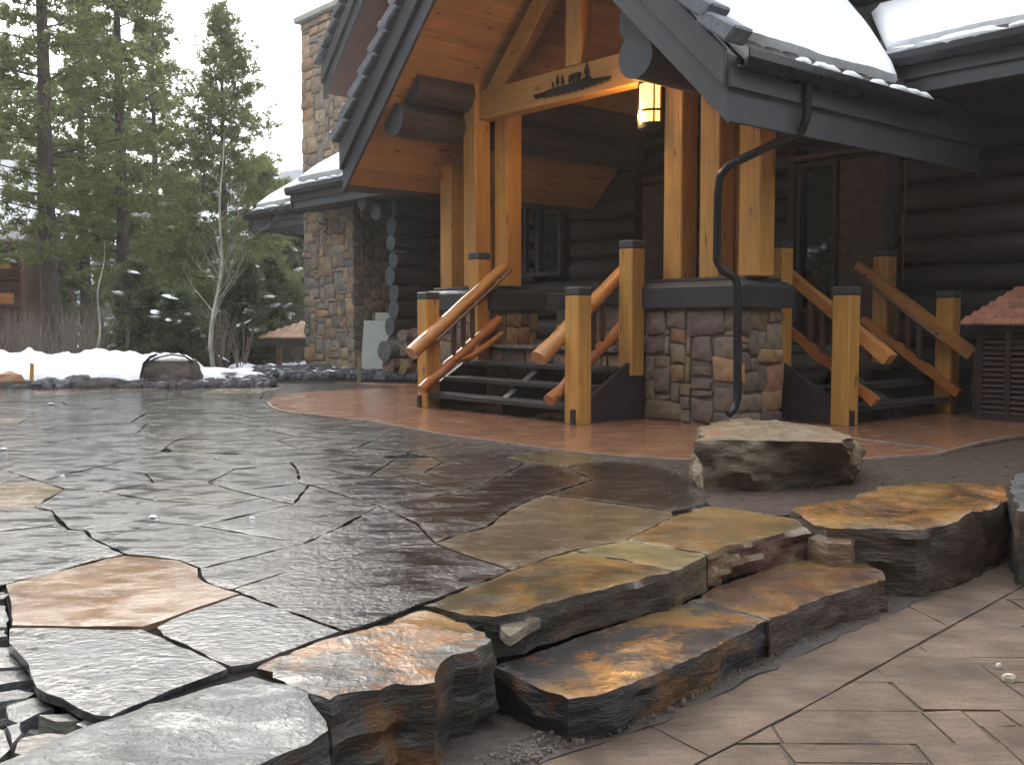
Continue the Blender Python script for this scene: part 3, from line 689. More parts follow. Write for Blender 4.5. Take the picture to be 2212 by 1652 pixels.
# porch roof
PR = link('porch_roof', boxm('porch_roof', -.01, .01, -.01, .01, -.01, .01, 0), 'grey_paint', HO, GRY, loc=(A0, 9, ZA + .25))
PRm = Vector((A0, 9, ZA + .25))
def on(o_parent_loc, pts): return [Vector(p) - o_parent_loc for p in pts]
for s, e in ((1, EL), (-1, ER)):
    def P_(a, b, z): return Vector((a, b, z)) - PRm
    # fascia boards: lower one recessed, upper one proud
    prism('fascia_board', [P_(e, FB, ZT), P_(e, FB, ZT + .29), P_(A0 - s * .001, FB, ZA + .29), P_(A0 - s * .001, FB, ZA)], (0, .045, 0), 'grey_paint', PR, GRY)
    prism('fascia_board', [P_(e, FB - .05, ZT + .285), P_(e, FB - .05, ZT + .60), P_(A0 - s * .001, FB - .05, ZA + .60), P_(A0 - s * .001, FB - .05, ZA + .285)], (0, .05, 0), 'grey_paint', PR, (.068, .07, .077))
    # roof deck
    prism('roof_deck', [P_(e, FB, ZT + .36), P_(e, FB, ZT + .56), P_(A0, FB, ZA + .56), P_(A0, FB, ZA + .36)], (0, 7.6, 0), 'grey_paint', PR, (.05, .045, .042))
    # eave fascia along the side, two boards, and gutter
    x = e
    prism('eave_board', [P_(x, FB + .045, ZT + .015), P_(x + s * .04, FB + .045, ZT + .015), P_(x + s * .04, FB + .045, ZT + .29), P_(x, FB + .045, ZT + .29)], (0, 4.6, 0), 'grey_paint', PR, GRY)
    prism('eave_board', [P_(x - s * .045, FB, ZT + .285), P_(x + s * .0, FB, ZT + .285), P_(x + s * .0, FB, ZT + .44), P_(x - s * .045, FB, ZT + .44)], (0, 4.6, 0), 'grey_paint', PR, (.068, .07, .077))
    gx = e - s * .05
    gp = [(0, 0), (-.02, -.02), (-.10, -.02), (-.13, .06), (-.13, .13), (-.118, .13), (-.115, .065), (-.09, -.005), (-.03, -.005), (0, .02)]
    prism('gutter', [P_(gx + s * u, FB + .06, ZT + .46 + v) for u, v in gp], (0, 3.25, 0), 'black_metal', PR, None, 0)
    # ceiling planks
    Ls = (A0 - e) * s; k = 31; w_ = Ls / k
    for i in range(k):
        a0, a1 = e + s * (.045 + i * w_), e + s * (.045 + (i + 1) * w_ - .003)
        if s * (A0 - a1) < 0: a1 = A0
        z0, z1 = zroof(a0) + .05, zroof(a1) + .05; pc = tuple(c_ * random.Random(i * 7 + s).uniform(.86, 1.14) for c_ in PINE)
        prism('ceiling_plank', [P_(a0, FB + .05, z0), P_(a1, FB + .05, z1), P_(a1, FB + .05, z1 + .02), P_(a0, FB + .05, z0 + .02)], (0, 4.45, 0), 'timber_y', PR, pc, .002)
    # rake tiles
    nt_ = 13
    for i in range(nt_):
        f0 = .02 + i * .325; d = Vector((s, 0, SL)).normalized(); nrm = Vector((-s * SL, 0, 1)).normalized()
        st_ = Vector((e - s * .07, 0, ZT + .60)) + d * f0
        q = []
        for u, v in ((0, .07), (0, -.09), (.40, -.15), (.40, -.02)):
            q.append(Vector((st_.x, FB - .12, st_.z)) + d * u + nrm * (v + .10) - PRm)
        prism('rake_tile', q, (0, .26, 0), 'tile', PR, tuple(c_ * random.Random(i).uniform(.85, 1.15) for c_ in (.15, .165, .185)), .02)
    # eave tiles
    for i in range(30):
        b0 = FB + .15 + i * .30; rr = random.Random(i + 50)
        pts_ = []
        for k2 in range(7):
            th = pi * k2 / 6; pts_.append((b0 + .145 - cos(th) * .15, .035 * sin(th)))
        vs_ = []
        for (bb, dz_) in pts_:
            for u in (-.06, .42):
                ax_ = e + s * u; vs_.append(P_(ax_, bb, ZT + .575 + SL * u + dz_ + .01))
        for (bb, dz_) in pts_:
            ax_ = e + s * -.06; vs_.append(P_(ax_, bb, ZT + .555 - SL * .06 + dz_ - .02))
        fs_ = [(2 * k2, 2 * k2 + 1, 2 * k2 + 3, 2 * k2 + 2) for k2 in range(6)] + [(14 + k2, 2 * k2, 2 * k2 + 2, 15 + k2) for k2 in range(6)]
        link('eave_tile', mesh('eave_tile', vs_, fs_, 40), 'tile', PR, jc((.055, .042, .038), rr.uniform(.8, 1.2)))
# truss
def part(name, m, c, col=None, bev=.008): return box(name, m, HO, c, bev, col)
part('tie_beam', 'timber_x', (-10.12, -6.60, 8.12, 8.32, 3.56, 3.92), (.50, .255, .07))
part('king_post', 'timber_z', (-8.54, -8.30, 8.10, 8.28, 3.925, 5.45), (.50, .255, .07))
for s in (-1, 1):
    c_ = A0 + s * 1.62; d = Vector((-s, 0, 1.03)).normalized(); n_ = Vector((-s * 1.03, 0, -1)).normalized() * .26
    p0 = Vector((c_, 8.13, 3.925)); L_ = 1.72
    prism('brace', [p0, p0 + d * L_, p0 + d * L_ + n_, Vector((c_ - s * .36, 8.13, 3.925))], (0, .15, 0), 'timber_x', HO, (.50, .255, .07), .008)
# posts on the two pedestals
PZ = 1.47
posts = [(-7.14, 8.20, 4.0), (-6.66, 8.20, 3.75), (-6.17, 8.20, 3.2), (-6.66, 8.50, 3.2), (-11.02, 8.15, 3.10), (-10.38, 8.05, 4.35), (-10.08, 8.32, 3.95), (-10.6, 8.5, 3.0)]
for a, b, zt_ in posts:
    part('post', 'timber_z', (a, a + .25, b, b + .25, PZ, zt_), tuple(c_ * random.Random(int(a * 100)).uniform(.93, 1.06) for c_ in YEL), .012)
# purlin logs under the rake, grey weathered ends
for (a, z, b0_, b1_, r) in ((-10.52, 3.50, 7.08, 11.4, .205), (-10.34, 3.88, 7.20, 11.4, .21), (-6.50, 3.48, 7.05, 11.4, .21), (-6.66, 3.88, 7.22, 11.4, .21)):
    link('purlin_log', logm('purlin_log', (a, b0_, z), (a, b1_, z), r, int(z * 10), 8, 22, .05, 0, ('dark_log_b', 'log_butt')), None, HO, (.052, .042, .039))
# pedestals
def pedestal(a0, a1, b0, b1, seed):
    pd = box('pedestal', 'mortar', HO, (a0 + .02, a1 - .02, b0 + .02, b1 - .02, -.03, 1.17), .01)
    stones(pd, a1 - a0, 1.16, lambda u, v, n: (a0 + u, b0 + .02 - n, v), .068, seed, PED_COLS, smax=(7, 4), proud=.035, mort=.008)
    stones(pd, b1 - b0, 1.16, lambda u, v, n: (a1 - .02 + n, b0 + u, v), .068, seed + 1, PED_COLS, smax=(5, 4), proud=.035, mort=.008)
    bm = bmesh.new(); 
    for (dx_, z) in ((.07, 1.165), (.07, 1.385), (.0, 1.43)):
        for (x, y) in ((a0 - dx_, b0 - dx_), (a1 + dx_, b0 - dx_), (a1 + dx_, b1 + dx_), (a0 - dx_, b1 + dx_)): bm.verts.new((x, y, z))
    bm.verts.ensure_lookup_table(); v = bm.verts
    bm.faces.new(v[0:4]); bm.faces.new(v[8:12])
    for r in (0, 4):
        for k in range(4): bm.faces.new((v[r + k], v[r + (k + 1) % 4], v[r + 4 + (k + 1) % 4], v[r + 4 + k]))
    link('cap_slab', bmfinish(bm, 'cap_slab', None, .012), 'grey_paint', pd, (.040, .041, .045))
    box('plinth', 'grey_paint', pd, (a0 + .02, a1 - .02, b0 + .08, b1 - .04, 1.425, PZ), .008, (.035, .036, .04))
pedestal(-7.22, -5.98, 8.02, 8.72, 40)
pedestal(-11.12, -9.72, 8.02, 8.75, 60)
# landing between the stairs
ld = box('landing', 'mortar', HO, (-9.73, -7.24, 8.0, 11.4, -.03, .70), .01)
box('landing_core', 'mortar', ld, (-7.235, -6.40, 8.76, 11.4, -.03, .70), .01)
rnd = random.Random(2)
for i in range(6):
    x0 = -9.74 + i * .415
    box('landing_slab', 'slate_smooth', ld, (x0, x0 + .412, 7.90, 8.6, .70, .745), .008, jc((.12, .115, .11), rnd.uniform(.8, 1.2)))
for i in range(6):
    y0 = 8.77 + i * .44
    box('landing_slab', 'slate_smooth', ld, (-7.24, -6.36, y0, y0 + .45, .70, .745), .008, jc((.12, .115, .11), rnd.uniform(.8, 1.2)))
stones(ld, 2.4, .68, lambda u, v, n: (-9.72 + u, 7.99 - n, v), .08, 5, PED_COLS, smax=(5, 4))
stones(ld, 2.5, .68, lambda u, v, n: (-6.44 + n, 8.8 + u, v), .08, 6, PED_COLS, smax=(5, 4))
# inner stone steps and a dark capped wall behind the landing
iw = box('inner_wall', 'mortar', HO, (-10.6, -9.0, 9.9, 10.4, .7, 1.25), .01)
stones(iw, 1.6, .5, lambda u, v, n: (-10.6 + u, 9.91 - n, .72 + v), .08, 71, PED_COLS, smax=(5, 4))
box('cap_slab', 'grey_paint', iw, (-10.7, -8.92, 9.8, 10.45, 1.25, 1.42), .01, (.03, .029, .03))
for i in range(3):
    box('inner_step', 'slate_smooth', HO, (-9.0, -7.3, 9.9 + i * .32, 10.9, .745 + i * .16, .745 + (i + 1) * .16 - .003), .01, (.075, .07, .068))

# staircases: local x across, y up the flight
def staircase(name, a, b, rz, W, grab, label):
    R = link(name, boxm(name, W * .5 - .02, W * .5 + .02, .1, 1.0, .0, .05, .004), 'grey_paint', HO, (.03, .026, .026), loc=(a, b, 0), rot=(0, 0, rz)); R['label'] = label
    dk = (.040, .030, .032)
    for x0 in (.03, W - .09):
        prism('stringer', [(x0, -.03, 0), (x0, -.03, .15), (x0, .08, .18), (x0, .98, .72), (x0, 1.02, .72), (x0, 1.02, 0), (x0, .30, 0)], (.055, 0, 0), 'grey_paint', R, (.036, .025, .027))
    prism('stringer', [(W / 2 - .05, .12, 0), (W / 2 - .05, .12, .13), (W / 2 - .05, .9, .62), (W / 2 - .05, .98, .1)], (.1, 0, 0), 'grey_paint', R, (.05, .045, .045))
    for i, (y, z) in enumerate(((.02, .185), (.32, .365), (.62, .55))):
        for k, (y0, y1) in enumerate(((y, y + .14), (y + .15, y + .30))):
            box('tread', 'dark_log', R, (.09, W - .095, y0, y1, z - .055, z), .006, (.030, .026, .027))
    for x0 in (0, W - .2):
        for (y0, zt_, zb_) in ((0, 1.29, 0), (.78, 1.79, .46)):
            c_ = tuple(q * random.Random(int(x0 * 10 + y0 * 7 + a)).uniform(.9, 1.05) for q in YEL)
            nw = box('newel_post', 'timber_z', R, (x0, x0 + .195, y0, y0 + .195, zb_, zt_), .01, c_)
            bx_ = boxm('newel_cap', x0 - .004, x0 + .199, y0 - .004, y0 + .199, zt_, zt_ + .085, .012); link('newel_cap', bx_, 'grey_paint', nw, (.06, .061, .066))
    for side_, x in ((0, .28), (1, W - .28)):
        s_ = random.Random(side_ + int(a * 3))
        n_ = 12; P0, P1 = Vector((x, -.28, .66)), Vector((x, 1.12, 1.70))
        pts_ = [P0.lerp(P1, i / n_) + Vector((0, 0, .004 * sin(i * 1.3 + side_))) for i in range(n_ + 1)]
        link('handrail', tube('handrail', pts_, [.10 - .025 * i / n_ + .003 * sin(i * 2.1) for i in range(n_ + 1)], 14 if grab == 1 else 4, True, .06 if grab == 1 else .03, side_ + 3, .85, 0 if grab == 1 else pi / 4), 'pole_y', R, (.50, .22, .062))
        P0, P1 = Vector((x, -.14, .23)), Vector((x, 1.05, 1.06))
        pts_ = [P0.lerp(P1, i / n_) + Vector((0, 0, .010 * sin(i * 1.7 + side_ * 2))) for i in range(n_ + 1)]
        link('lower_rail', tube('lower_rail', pts_, [.062 + .008 * sin(i * 1.9 + 1) for i in range(n_ + 1)], 12 if grab == 1 else 4, True, .14 if grab == 1 else .04, side_ + 8, .95, 0 if grab == 1 else pi / 4), 'pole_y', R, (.46, .16, .045))
        if side_ == 0 and grab == 1:
            bp = [P0.lerp(P1, .42) + Vector((0, .0, -.02)), P0.lerp(P1, .55) + Vector((.03, .02, -.10)), P0.lerp(P1, .75) + Vector((.05, .05, -.12)), P0.lerp(P1, .97) + Vector((.05, .04, -.15))]
            link('forked_rail', tube('forked_rail', bp, [.03, .045, .042, .03], 10, True, .2, 4), 'pole_y', R, (.46, .16, .045))
        for yb in (.34, .48, .62):
            zl, zu = .23 + (yb + .14) * .70, .66 + (yb + .28) * .743
            zs = [zl + .02, zl + .1, zl + .16, (zl + zu) / 2, zu - .14, zu - .08, zu - .01]
            link('baluster', tube('baluster', [(x, yb, z) for z in zs], [.014, .03, .034, .034, .034, .03, .014], 8), 'timber_z', R, (.10, .045, .03))
        if grab == (side_ + 1):
            gxx = x + (.115 if side_ == 0 else -.115)
            link('grab_rail', tube('grab_rail', [(gxx, .0, .80), (gxx, .5, 1.17), (gxx, 1.15, 1.66)], .019, 8), 'timber_y', R, (.16, .085, .06))
            for yy in (.1, 1.0): link('bracket', tube('bracket', [(x, yy, .85 + yy * .745), (gxx, yy, .80 + yy * .745)], .012, 6), 'bronze', R)
    return R
staircase('staircase', -9.96, 7.02, 0, 2.76, 1, 'left flight with orange log rails')
staircase('staircase', -5.385, 8.94, pi / 2, 2.30, 2, 'right flight beside the louvred cabinet')
# rails of the short inner flight
for x in (-9.0, -8.9):
    link('inner_rail', tube('inner_rail', [(x - .0, 9.6, 1.05 + (x + 9) * 1.5), (x, 11.0, 1.85 + (x + 9) * 1.5)], .035, 8), 'timber_y', HO, (.16, .06, .035))

# walls of logs
def logwall(axis, c, p0, p1, z0, z1, r=.17, cut=(), seed=0, cols=DKL, parent=None, name='log', stick=0):
    z = z0 + r; i = 0; rr = random.Random(seed)
    while z < z1:
        spans = [(p0 - (stick if i % 2 else stick * .75), p1)]
        for (q0, q1, y0, y1) in cut:
            if y0 < z + r * .6 and y1 > z - r * .6:
                ns_ = []
                for (s0, s1) in spans:
                    if q0 > s0: ns_.append((s0, min(q0, s1)))
                    if q1 < s1: ns_.append((max(q1, s0), s1))
                spans = [q for q in ns_ if q[1] - q[0] > .02]
        for (s0, s1) in spans:
            A_, B_ = ((s0, c, z), (s1, c, z)) if axis == 'a' else ((c, s0, z), (c, s1, z))
            org = Vector(A_); col = jc(cols, rr.uniform(.75, 1.3))
            me = logm(name, (0, 0, 0), Vector(B_) - org, r * rr.uniform(.94, 1.1), rr.randint(0, 99), 9, 14, .10)
            link(name, me, 'dark_log' if axis == 'a' else 'dark_log_b', parent or HO, col, loc=org)
        z += r * 1.88; i += 1
BWc = 11.62
logwall('a', BWc, -16.6, -11.9 - .95, .05, 3.6, seed=1)
logwall('a', BWc, -11.95, 1.0, .4, 3.9, cut=((-10.55, -9.45, 0, 3.1), (-7.75, -6.28, 0, 3.2)), seed=2)
logwall('a', BWc, -12.85, -11.95, .4, 1.78, seed=3); logwall('a', BWc, -12.85, -11.95, 2.95, 3.6, seed=4)
logwall('a', BWc + .3, -11.4, -5.4, 3.7, 6.2, seed=5)
part('wall_core', 'grey_paint', (-17, 1, 11.75, 11.95, 0, 3.9), (.02, .018, .018), 0)
part('wall_core', 'grey_paint', (-11.4, -5.4, 12.05, 12.2, 3.85, 6.0), (.02, .018, .018), 0)
# stone wainscot at the foot of the back wall
wc = part('wainscot', 'mortar', (-5.3, -3.2, 11.38, 11.5, 0, .62), None, .004)
stones(wc, 2.1, .6, lambda u, v, n: (-5.3 + u, 11.39 - n, v), .08, 91, PED_COLS, smax=(5, 4))
# window left of the porch door
def window(a0, a1, z0, z1, b, mull=None, fr=.075):
    f = box('window', 'glass', HO, (a0, a1, b + .05, b + .06, z0, z1), 0)
    box('window_frame', 'grey_paint', f, (a0 - fr, a0, b - .04, b + .06, z0 - fr, z1 + fr), .006, (.028, .026, .026))
    box('window_frame', 'grey_paint', f, (a1, a1 + fr, b - .04, b + .06, z0 - fr, z1 + fr), .006, (.028, .026, .026))
    box('window_frame', 'grey_paint', f, (a0 + .001, a1 - .001, b - .035, b + .06, z0 - fr, z0), .006, (.028, .026, .026))
    box('window_frame', 'grey_paint', f, (a0 + .001, a1 - .001, b - .035, b + .06, z1, z1 + fr), .006, (.028, .026, .026))
    if mull: box('mullion', 'grey_paint', f, (mull - .04, mull + .04, b - .03, b + .045, z0 + .001, z1 - .001), .006, (.028, .026, .026))
window(-12.98, -12.2, 1.85, 2.95, 11.45, -12.72)
# door panels, sidelight
for (a0, a1) in ((-10.4, -9.62), (-7.08, -6.44)):
    part('door_panel', 'masonry', (a0, a1, 11.46, 11.52, .75, 3.04), (.085, .058, .038))
for (a0, a1) in ((-9.615, -9.45), (-6.435, -6.30), (-7.82, -7.7)):
    part('door_frame', 'grey_paint', (a0, a1, 11.42, 11.55, .75, 3.10), (.022, .02, .02))
part('door_frame', 'grey_paint', (-10.4, -9.45, 11.43, 11.53, 3.105, 3.16), (.09, .06, .045))
part('door_frame', 'grey_paint', (-7.82, -6.30, 11.43, 11.53, 3.105, 3.16), (.09, .06, .045))
window(-7.62, -7.16, 1.2, 3.0, 11.46, None, .06)
hb = part('door_lock', 'bronze', (-7.13, -7.09, 11.43, 11.46, 1.78, 1.95), None, .004)
part('vent_pipe', 'timber_z', (-6.18, -6.165, 11.38, 11.40, 1.5, 3.1), (.20, .09, .05), .002)
# stone pier at the far left corner
pier = box('stone_pier', 'mortar', HO, (-19.05, -17.12, 10.56, 11.6, -.1, 3.30), .01)
stones(pier, 1.95, 3.38, lambda u, v, n: (-19.06 + u, 10.57 - n, -.1 + v), .075, 21, STONE_COLS, smax=(6, 5), proud=.035)
stones(pier, 1.05, 3.38, lambda u, v, n: (-17.13 + n, 10.55 + u, -.1 + v), .08, 22, STONE_COLS, smax=(5, 5), proud=.03)
fl = part('footing_wall', 'mortar', (-17.1, -15.7, 11.40, 11.5, 0, 1.5), None, .01)
stones(fl, 1.4, 1.4, lambda u, v, n: (-17.1 + u, 11.41 - n, v), .09, 23, PED_COLS, smax=(5, 4))
# stacked log ends: corner column and the ones past the pier
for i in range(9):
    z = .62 + i * .305; rr = random.Random(i + 3)
    dd = .0 if i < 8 else -.0
    link('log_end', logm('log_end', (-15.62 + rr.uniform(-.03, .03), 10.45 + rr.uniform(-.05, .05), z), (-15.62, 11.6, z), .165 * rr.uniform(.85, 1.12), i, 3, 16, .16, 0, ('dark_log_b', 'log_butt')), None, HO, (.045, .036, .034))
for i in range(3):
    link('log_end', logm('log_end', (-15.75 - i * .28, 10.2 - i * .12, 3.0 + i * .2), (-15.75 - i * .28, 11.6, 3.0 + i * .2), .15, i + 20, 3, 14, .1), 'dark_log_b', HO, (.07, .07, .078))
for i in range(8):
    z = .98 + i * .29; link('log_end', logm('log_end', (-19.22, 10.75, z), (-19.22, 12.2, z), .155, i + 9, 3, 14, .08), 'dark_log_b', HO, (.03, .026, .027))
logwall('b', -19.3, 11.0, 14.5, 1.0, 3.3, .155, seed=8)

# left wing roofs, eaves with gutters
def eave(a0, a1, b, zg, run, slope, zsnow=.17, lab='', n_=0, tilecol=(.05, .04, .037), side=True, snowinset=.16):
    fs0 = part('eave_board', 'grey_paint', (a0, a1, b + .02, b + .06, zg - .42, zg - .26), GRY)
    part('eave_board', 'grey_paint', (a0, a1, b - .02, b + .018, zg - .27, zg - .10), (.068, .07, .077))
    gp = [(0, 0), (-.02, -.02), (-.10, -.02), (-.13, .06), (-.13, .13), (-.118, .13), (-.115, .065), (-.09, -.005), (-.03, -.005), (0, .02)]
    prism('gutter', [(a0 - .05, b - .022 + u, zg - .13 + v) for u, v in gp], (a1 - a0 + .05, 0, 0), 'black_metal', HO, None, 0)
    prism('roof_deck', [(a0, b, zg - .16), (a0, b, zg - .02), (a0, b + run, zg - .02 + run * slope), (a0, b + run, zg - .16 + run * slope)], (a1 - a0, 0, 0), 'grey_paint', HO, (.05, .043, .04), 0)
    prism('soffit_board', [(a0 + .01, b + .05, zg - .42), (a0 + .01, b + 1.7, zg - .42), (a0 + .01, b + 1.7, zg - .40), (a0 + .01, b + .05, zg - .40)], (a1 - a0 - .02, 0, 0), 'grey_paint', HO, (.04, .034, .034), 0)
    k = int((a1 - a0) / .3)
    for i in range(k):
        x0 = a0 + i * .3; vs_ = []; fs_ = []
        for j in range(7):
            th = pi * j / 6
            for (u, dz_) in ((-.07, .0), (.45, .0), (-.07, -.045)):
                vs_.append((x0 + .15 - cos(th) * .15, b + u, zg + .01 + u * slope + .035 * sin(th) + dz_))
        for j in range(6): a_ = j * 3; fs_ += [(a_, a_ + 3, a_ + 4, a_ + 1), (a_ + 2, a_ + 5, a_ + 3, a_)]
        link('eave_tile', mesh('eave_tile', vs_, fs_, 40), 'tile', HO, tuple(c_ * random.Random(i).uniform(.8, 1.25) for c_ in tilecol))
eave(-18.35, -11.0, 9.92, 3.66, 5, .60)
eave(-21.6, -18.36, 10.6, 3.47, 4, .60)
eave(-6.3, 2.0, 10.30, 3.86, 7, .62)
# barge pieces closing the left ends
for (a, b, z, n_) in ((-18.4, 9.92, 3.66, 1), (-21.65, 10.6, 3.47, 2)):
    prism('barge_board', [(a, b - .02, z - .42), (a, b - .02, z - .02), (a, b + 4, z - .02 + 2.4), (a, b + 4, z - .5 + 2.4)], (.045, 0, 0), 'grey_paint', HO, (.06, .06, .066))
link('downpipe', tube('downpipe', [(-20.5, 10.55, 3.30), (-20.5, 10.55, 3.1), (-20.3, 10.7, 2.95), (-19.7, 10.8, 2.85), (-19.35, 10.85, 2.8)], .04, 8), 'black_metal', HO)
# upper gable seen left of the porch roof, and the upper eave at top right
UB = 10.5; UL, UZ, US = -18.1, 5.45, 1.04; UAP = -12.4
for s, e in ((1, UL), (-1, 2 * UAP - UL)):
    zt0 = UZ; za0 = UZ + US * (UAP - UL)
    prism('fascia_board', [(e, UB, zt0), (e, UB, zt0 + .3), (UAP, UB, za0 + .3), (UAP, UB, za0)], (0, .05, 0), 'grey_paint', HO, (.055, .05, .052))
    prism('fascia_board', [(e, UB - .05, zt0 + .3), (e, UB - .05, zt0 + .6), (UAP, UB - .05, za0 + .6), (UAP, UB - .05, za0 + .3)], (0, .05, 0), 'grey_paint', HO, (.06, .055, .056))
    prism('roof_deck', [(e, UB, zt0 + .3), (e, UB, zt0 + .55), (UAP, UB, za0 + .55), (UAP, UB, za0 + .3)], (0, 7, 0), 'grey_paint', HO, (.05, .04, .04), 0)
    if s == 1:
        prism('soffit_board', [(e + .05, UB + .05, zt0 + .1), (e + .05, UB + .05, zt0 + .14), (UAP, UB + .05, za0 + .14), (UAP, UB + .05, za0 + .1)], (0, 1.6, 0), 'timber_y', HO, (.12, .05, .035), 0)
    for i in range(14):
        d = Vector((s, 0, US)).normalized(); nrm = Vector((-s * US, 0, 1)).normalized(); st_ = Vector((e - s * .1, 0, zt0 + .62)) + d * (.02 + i * .33)
        q = [Vector((st_.x, UB - .13, st_.z)) + d * u + nrm * (v + .08) for u, v in ((0, .03), (0, -.02), (.42, -.12), (.42, 0))]
        prism('rake_tile', q, (0, .3, 0), 'tile', HO, (.11, .12, .135), .015)
prism('gable_wall', [(-17.6, UB + 1.5, 4.4), (-17.6, UB + 1.5, 6.0), (UAP, UB + 1.5, 11.2), (-7.2, UB + 1.5, 6.0), (-7.2, UB + 1.5, 4.4)], (0, .2, 0), 'grey_paint', HO, (.04, .028, .026), 0)
eave(-8.7, 2.0, 13.5, 5.72, 4, .6)
# chimney
CA1 = PB(738, 12, 12.02)[0]; CHZ = PB(738, 12, 12.02)[1]; CW_ = CA1 + 21.72
ch = box('chimney', 'mortar', HO, (-21.71, CA1, 12.03, 13.9, 3.5, CHZ), .01)
stones(ch, CW_, CHZ - 3.5, lambda u, v, n: (-21.72 + u, 12.04 - n, 3.5 + v), .095, 31, [(.34, .25, .165), (.30, .23, .16), (.26, .21, .165), (.38, .28, .18), (.24, .21, .18), (.36, .22, .13)], smax=(6, 4), proud=.04)
stones(ch, 1.9, CHZ - 3.5, lambda u, v, n: (CA1 - .01 + n, 12.02 + u, 3.5 + v), .095, 32, [(.34, .25, .165), (.30, .23, .16), (.26, .21, .165), (.38, .28, .18)], smax=(5, 4), proud=.04)
box('chimney_cap', 'concrete_cap', ch, (-21.85, CA1 + .12, 11.90, 14.0, CHZ, CHZ + .14), .015)

# downspout at the right corner of the porch
DS = [(-5.26, 7.96, 3.16), (-5.26, 7.96, 2.86), (-5.32, 7.98, 2.74), (-5.55, 7.92, 2.66), (-5.93, 7.72, 2.48), (-6.0, 7.68, 2.38), (-6.02, 7.68, 2.2), (-6.02, 7.68, 1.60), (-5.98, 7.70, 1.52), (-5.9, 7.80, 1.44), (-5.89, 7.83, 1.36), (-5.89, 7.84, .8), (-5.89, 7.85, .30), (-5.9, 7.80, .20), (-5.91, 7.74, .16)]
dso = link('downspout', tube('downspout', [Vector(p) - Vector(DS[-1]) for p in DS], [.04] * 15, 12), 'black_metal', None, None, loc=hw(*DS[-1]), rot=(0, 0, ANG))
tag(dso, 'black downspout running down in front of the stone pedestal', 'downspout')
for z in (2.0, 1.0): pass

# ================================================================== SNOW ON THE ROOFS
def snowslab(pts, n1, n2, th, rag, seed, lip=.05):
    """quad of 4 house points (eave0, eave1, top1, top0) covered by a bumpy slab"""
    P0, P1, P2, P3 = [Vector(p) for p in pts]; vs_, fs_ = [], []
    up = (P1 - P0).cross(P3 - P0).normalized()
    if up.z < 0: up = -up
    dn = (P0 - P3).normalized()
    for layer in (1, 0):
        for j in range(n2 + 1):
            for i in range(n1 + 1):
                p = P0.lerp(P1, i / n1).lerp(P3.lerp(P2, i / n1), j / n2)
                r_ = rag * (noise.fractal(Vector((p.x * 1.1 + seed, p.y * 1.1, 0)), .8, 2, 4)) if j == 0 else 0
                e = min(1, j / 1.0)
                h = th * (1 + .25 * noise.noise(p * .9)) * (1 if j else .72) if layer else -.02
                r2_ = lip if layer and j == 0 else 0
                side = .0
                if layer and i in (0, n1): h *= .55
                vs_.append(p + up * h + dn * (r_ + r2_ * 0))
    n_ = (n1 + 1) * (n2 + 1)
    for j in range(n2):
        for i in range(n1): a = j * (n1 + 1) + i; fs_.append((a, a + 1, a + n1 + 2, a + n1 + 1))
    for i in range(n1): fs_.append((i, n_ + i, n_ + i + 1, i + 1))
    for j in range(n2):
        for i in (0, n1): a = j * (n1 + 1) + i; fs_.append((a, a + n1 + 1, n_ + a + n1 + 1, n_ + a))
    return vs_, fs_
SV, SF = [], []
def addsnow(v, f):
    o = len(SV); SV.extend(v); SF.extend([tuple(o + i for i in q) for q in f])
zr = lambda a: ZT + .60 + SL * (ER - a)
addsnow(*snowslab([(ER - .20, 7.25, zr(ER - .20)), (ER - .20, 9.95, zr(ER - .20)), (A0, 12.5, zr(A0)), (A0, 7.2, zr(A0))], 40, 16, .13, .06, 1))
addsnow(*snowslab([(-5.9, 10.45, 3.86 + .1), (2, 10.45, 3.96), (2, 14.2, 3.96 + 3.75 * .62), (-8.6, 14.2, 3.96 + 3.75 * .62)], 60, 14, .14, .06, 2))
addsnow(*snowslab([(-18.3, 10.05, 3.78), (-11.0, 10.05, 3.78), (-11.0, 14.9, 3.78 + 2.9), (-18.3, 14.9, 3.78 + 2.9)], 50, 12, .14, .06, 3))
addsnow(*snowslab([(-21.5, 10.72, 3.58), (-18.42, 10.72, 3.58), (-18.42, 14.5, 3.58 + 2.25), (-21.5, 14.5, 3.58 + 2.25)], 26, 12, .15, .06, 4))
addsnow(*snowslab([(-8.6, 13.6, 5.85), (2, 13.6, 5.85), (2, 17, 5.85 + 2.04), (-8.6, 17, 5.85 + 2.04)], 40, 8, .2, .05, 5))
def blob(c, rx, ry, rz_, seed, n_=10, m_=6):
    v, f = [], []
    for j in range(m_ + 1):
        ph = pi * j / m_
        for i in range(n_):
            th = 2 * pi * i / n_; k = 1 + .6 * noise.noise(Vector((cos(th) * 1.7 + seed, sin(th) * 1.7, ph * 1.5)))
            v.append((c[0] + rx * sin(ph) * cos(th) * k, c[1] + ry * sin(ph) * sin(th) * k, c[2] + rz_ * cos(ph)))
    for j in range(m_):
        for i in range(n_): a = j * n_ + i; b_ = j * n_ + (i + 1) % n_; f.append((a, b_, b_ + n_, a + n_))
    return v, f
rnd = random.Random(4)
for (b, l) in ((7.85, .10), (8.15, .18), (8.28, .12), (8.62, .14), (9.1, .12), (9.5, .2), (9.75, .22), (9.95, .2)): addsnow(*blob((ER + .10, b, ZT + .605), .075, l, .06, b))
for (a, l) in ((-17.9, .2), (-17.5, .22), (-17.0, .25), (-16.6, .12), (-16.2, .2), (-15.8, .15)): addsnow(*blob((a, 9.84, 3.68), l, .07, .05, a))
for (a, l) in ((-21.0, .3), (-20.4, .3), (-19.6, .2), (-19.0, .15)): addsnow(*blob((a, 10.52, 3.50), l, .07, .05, a))
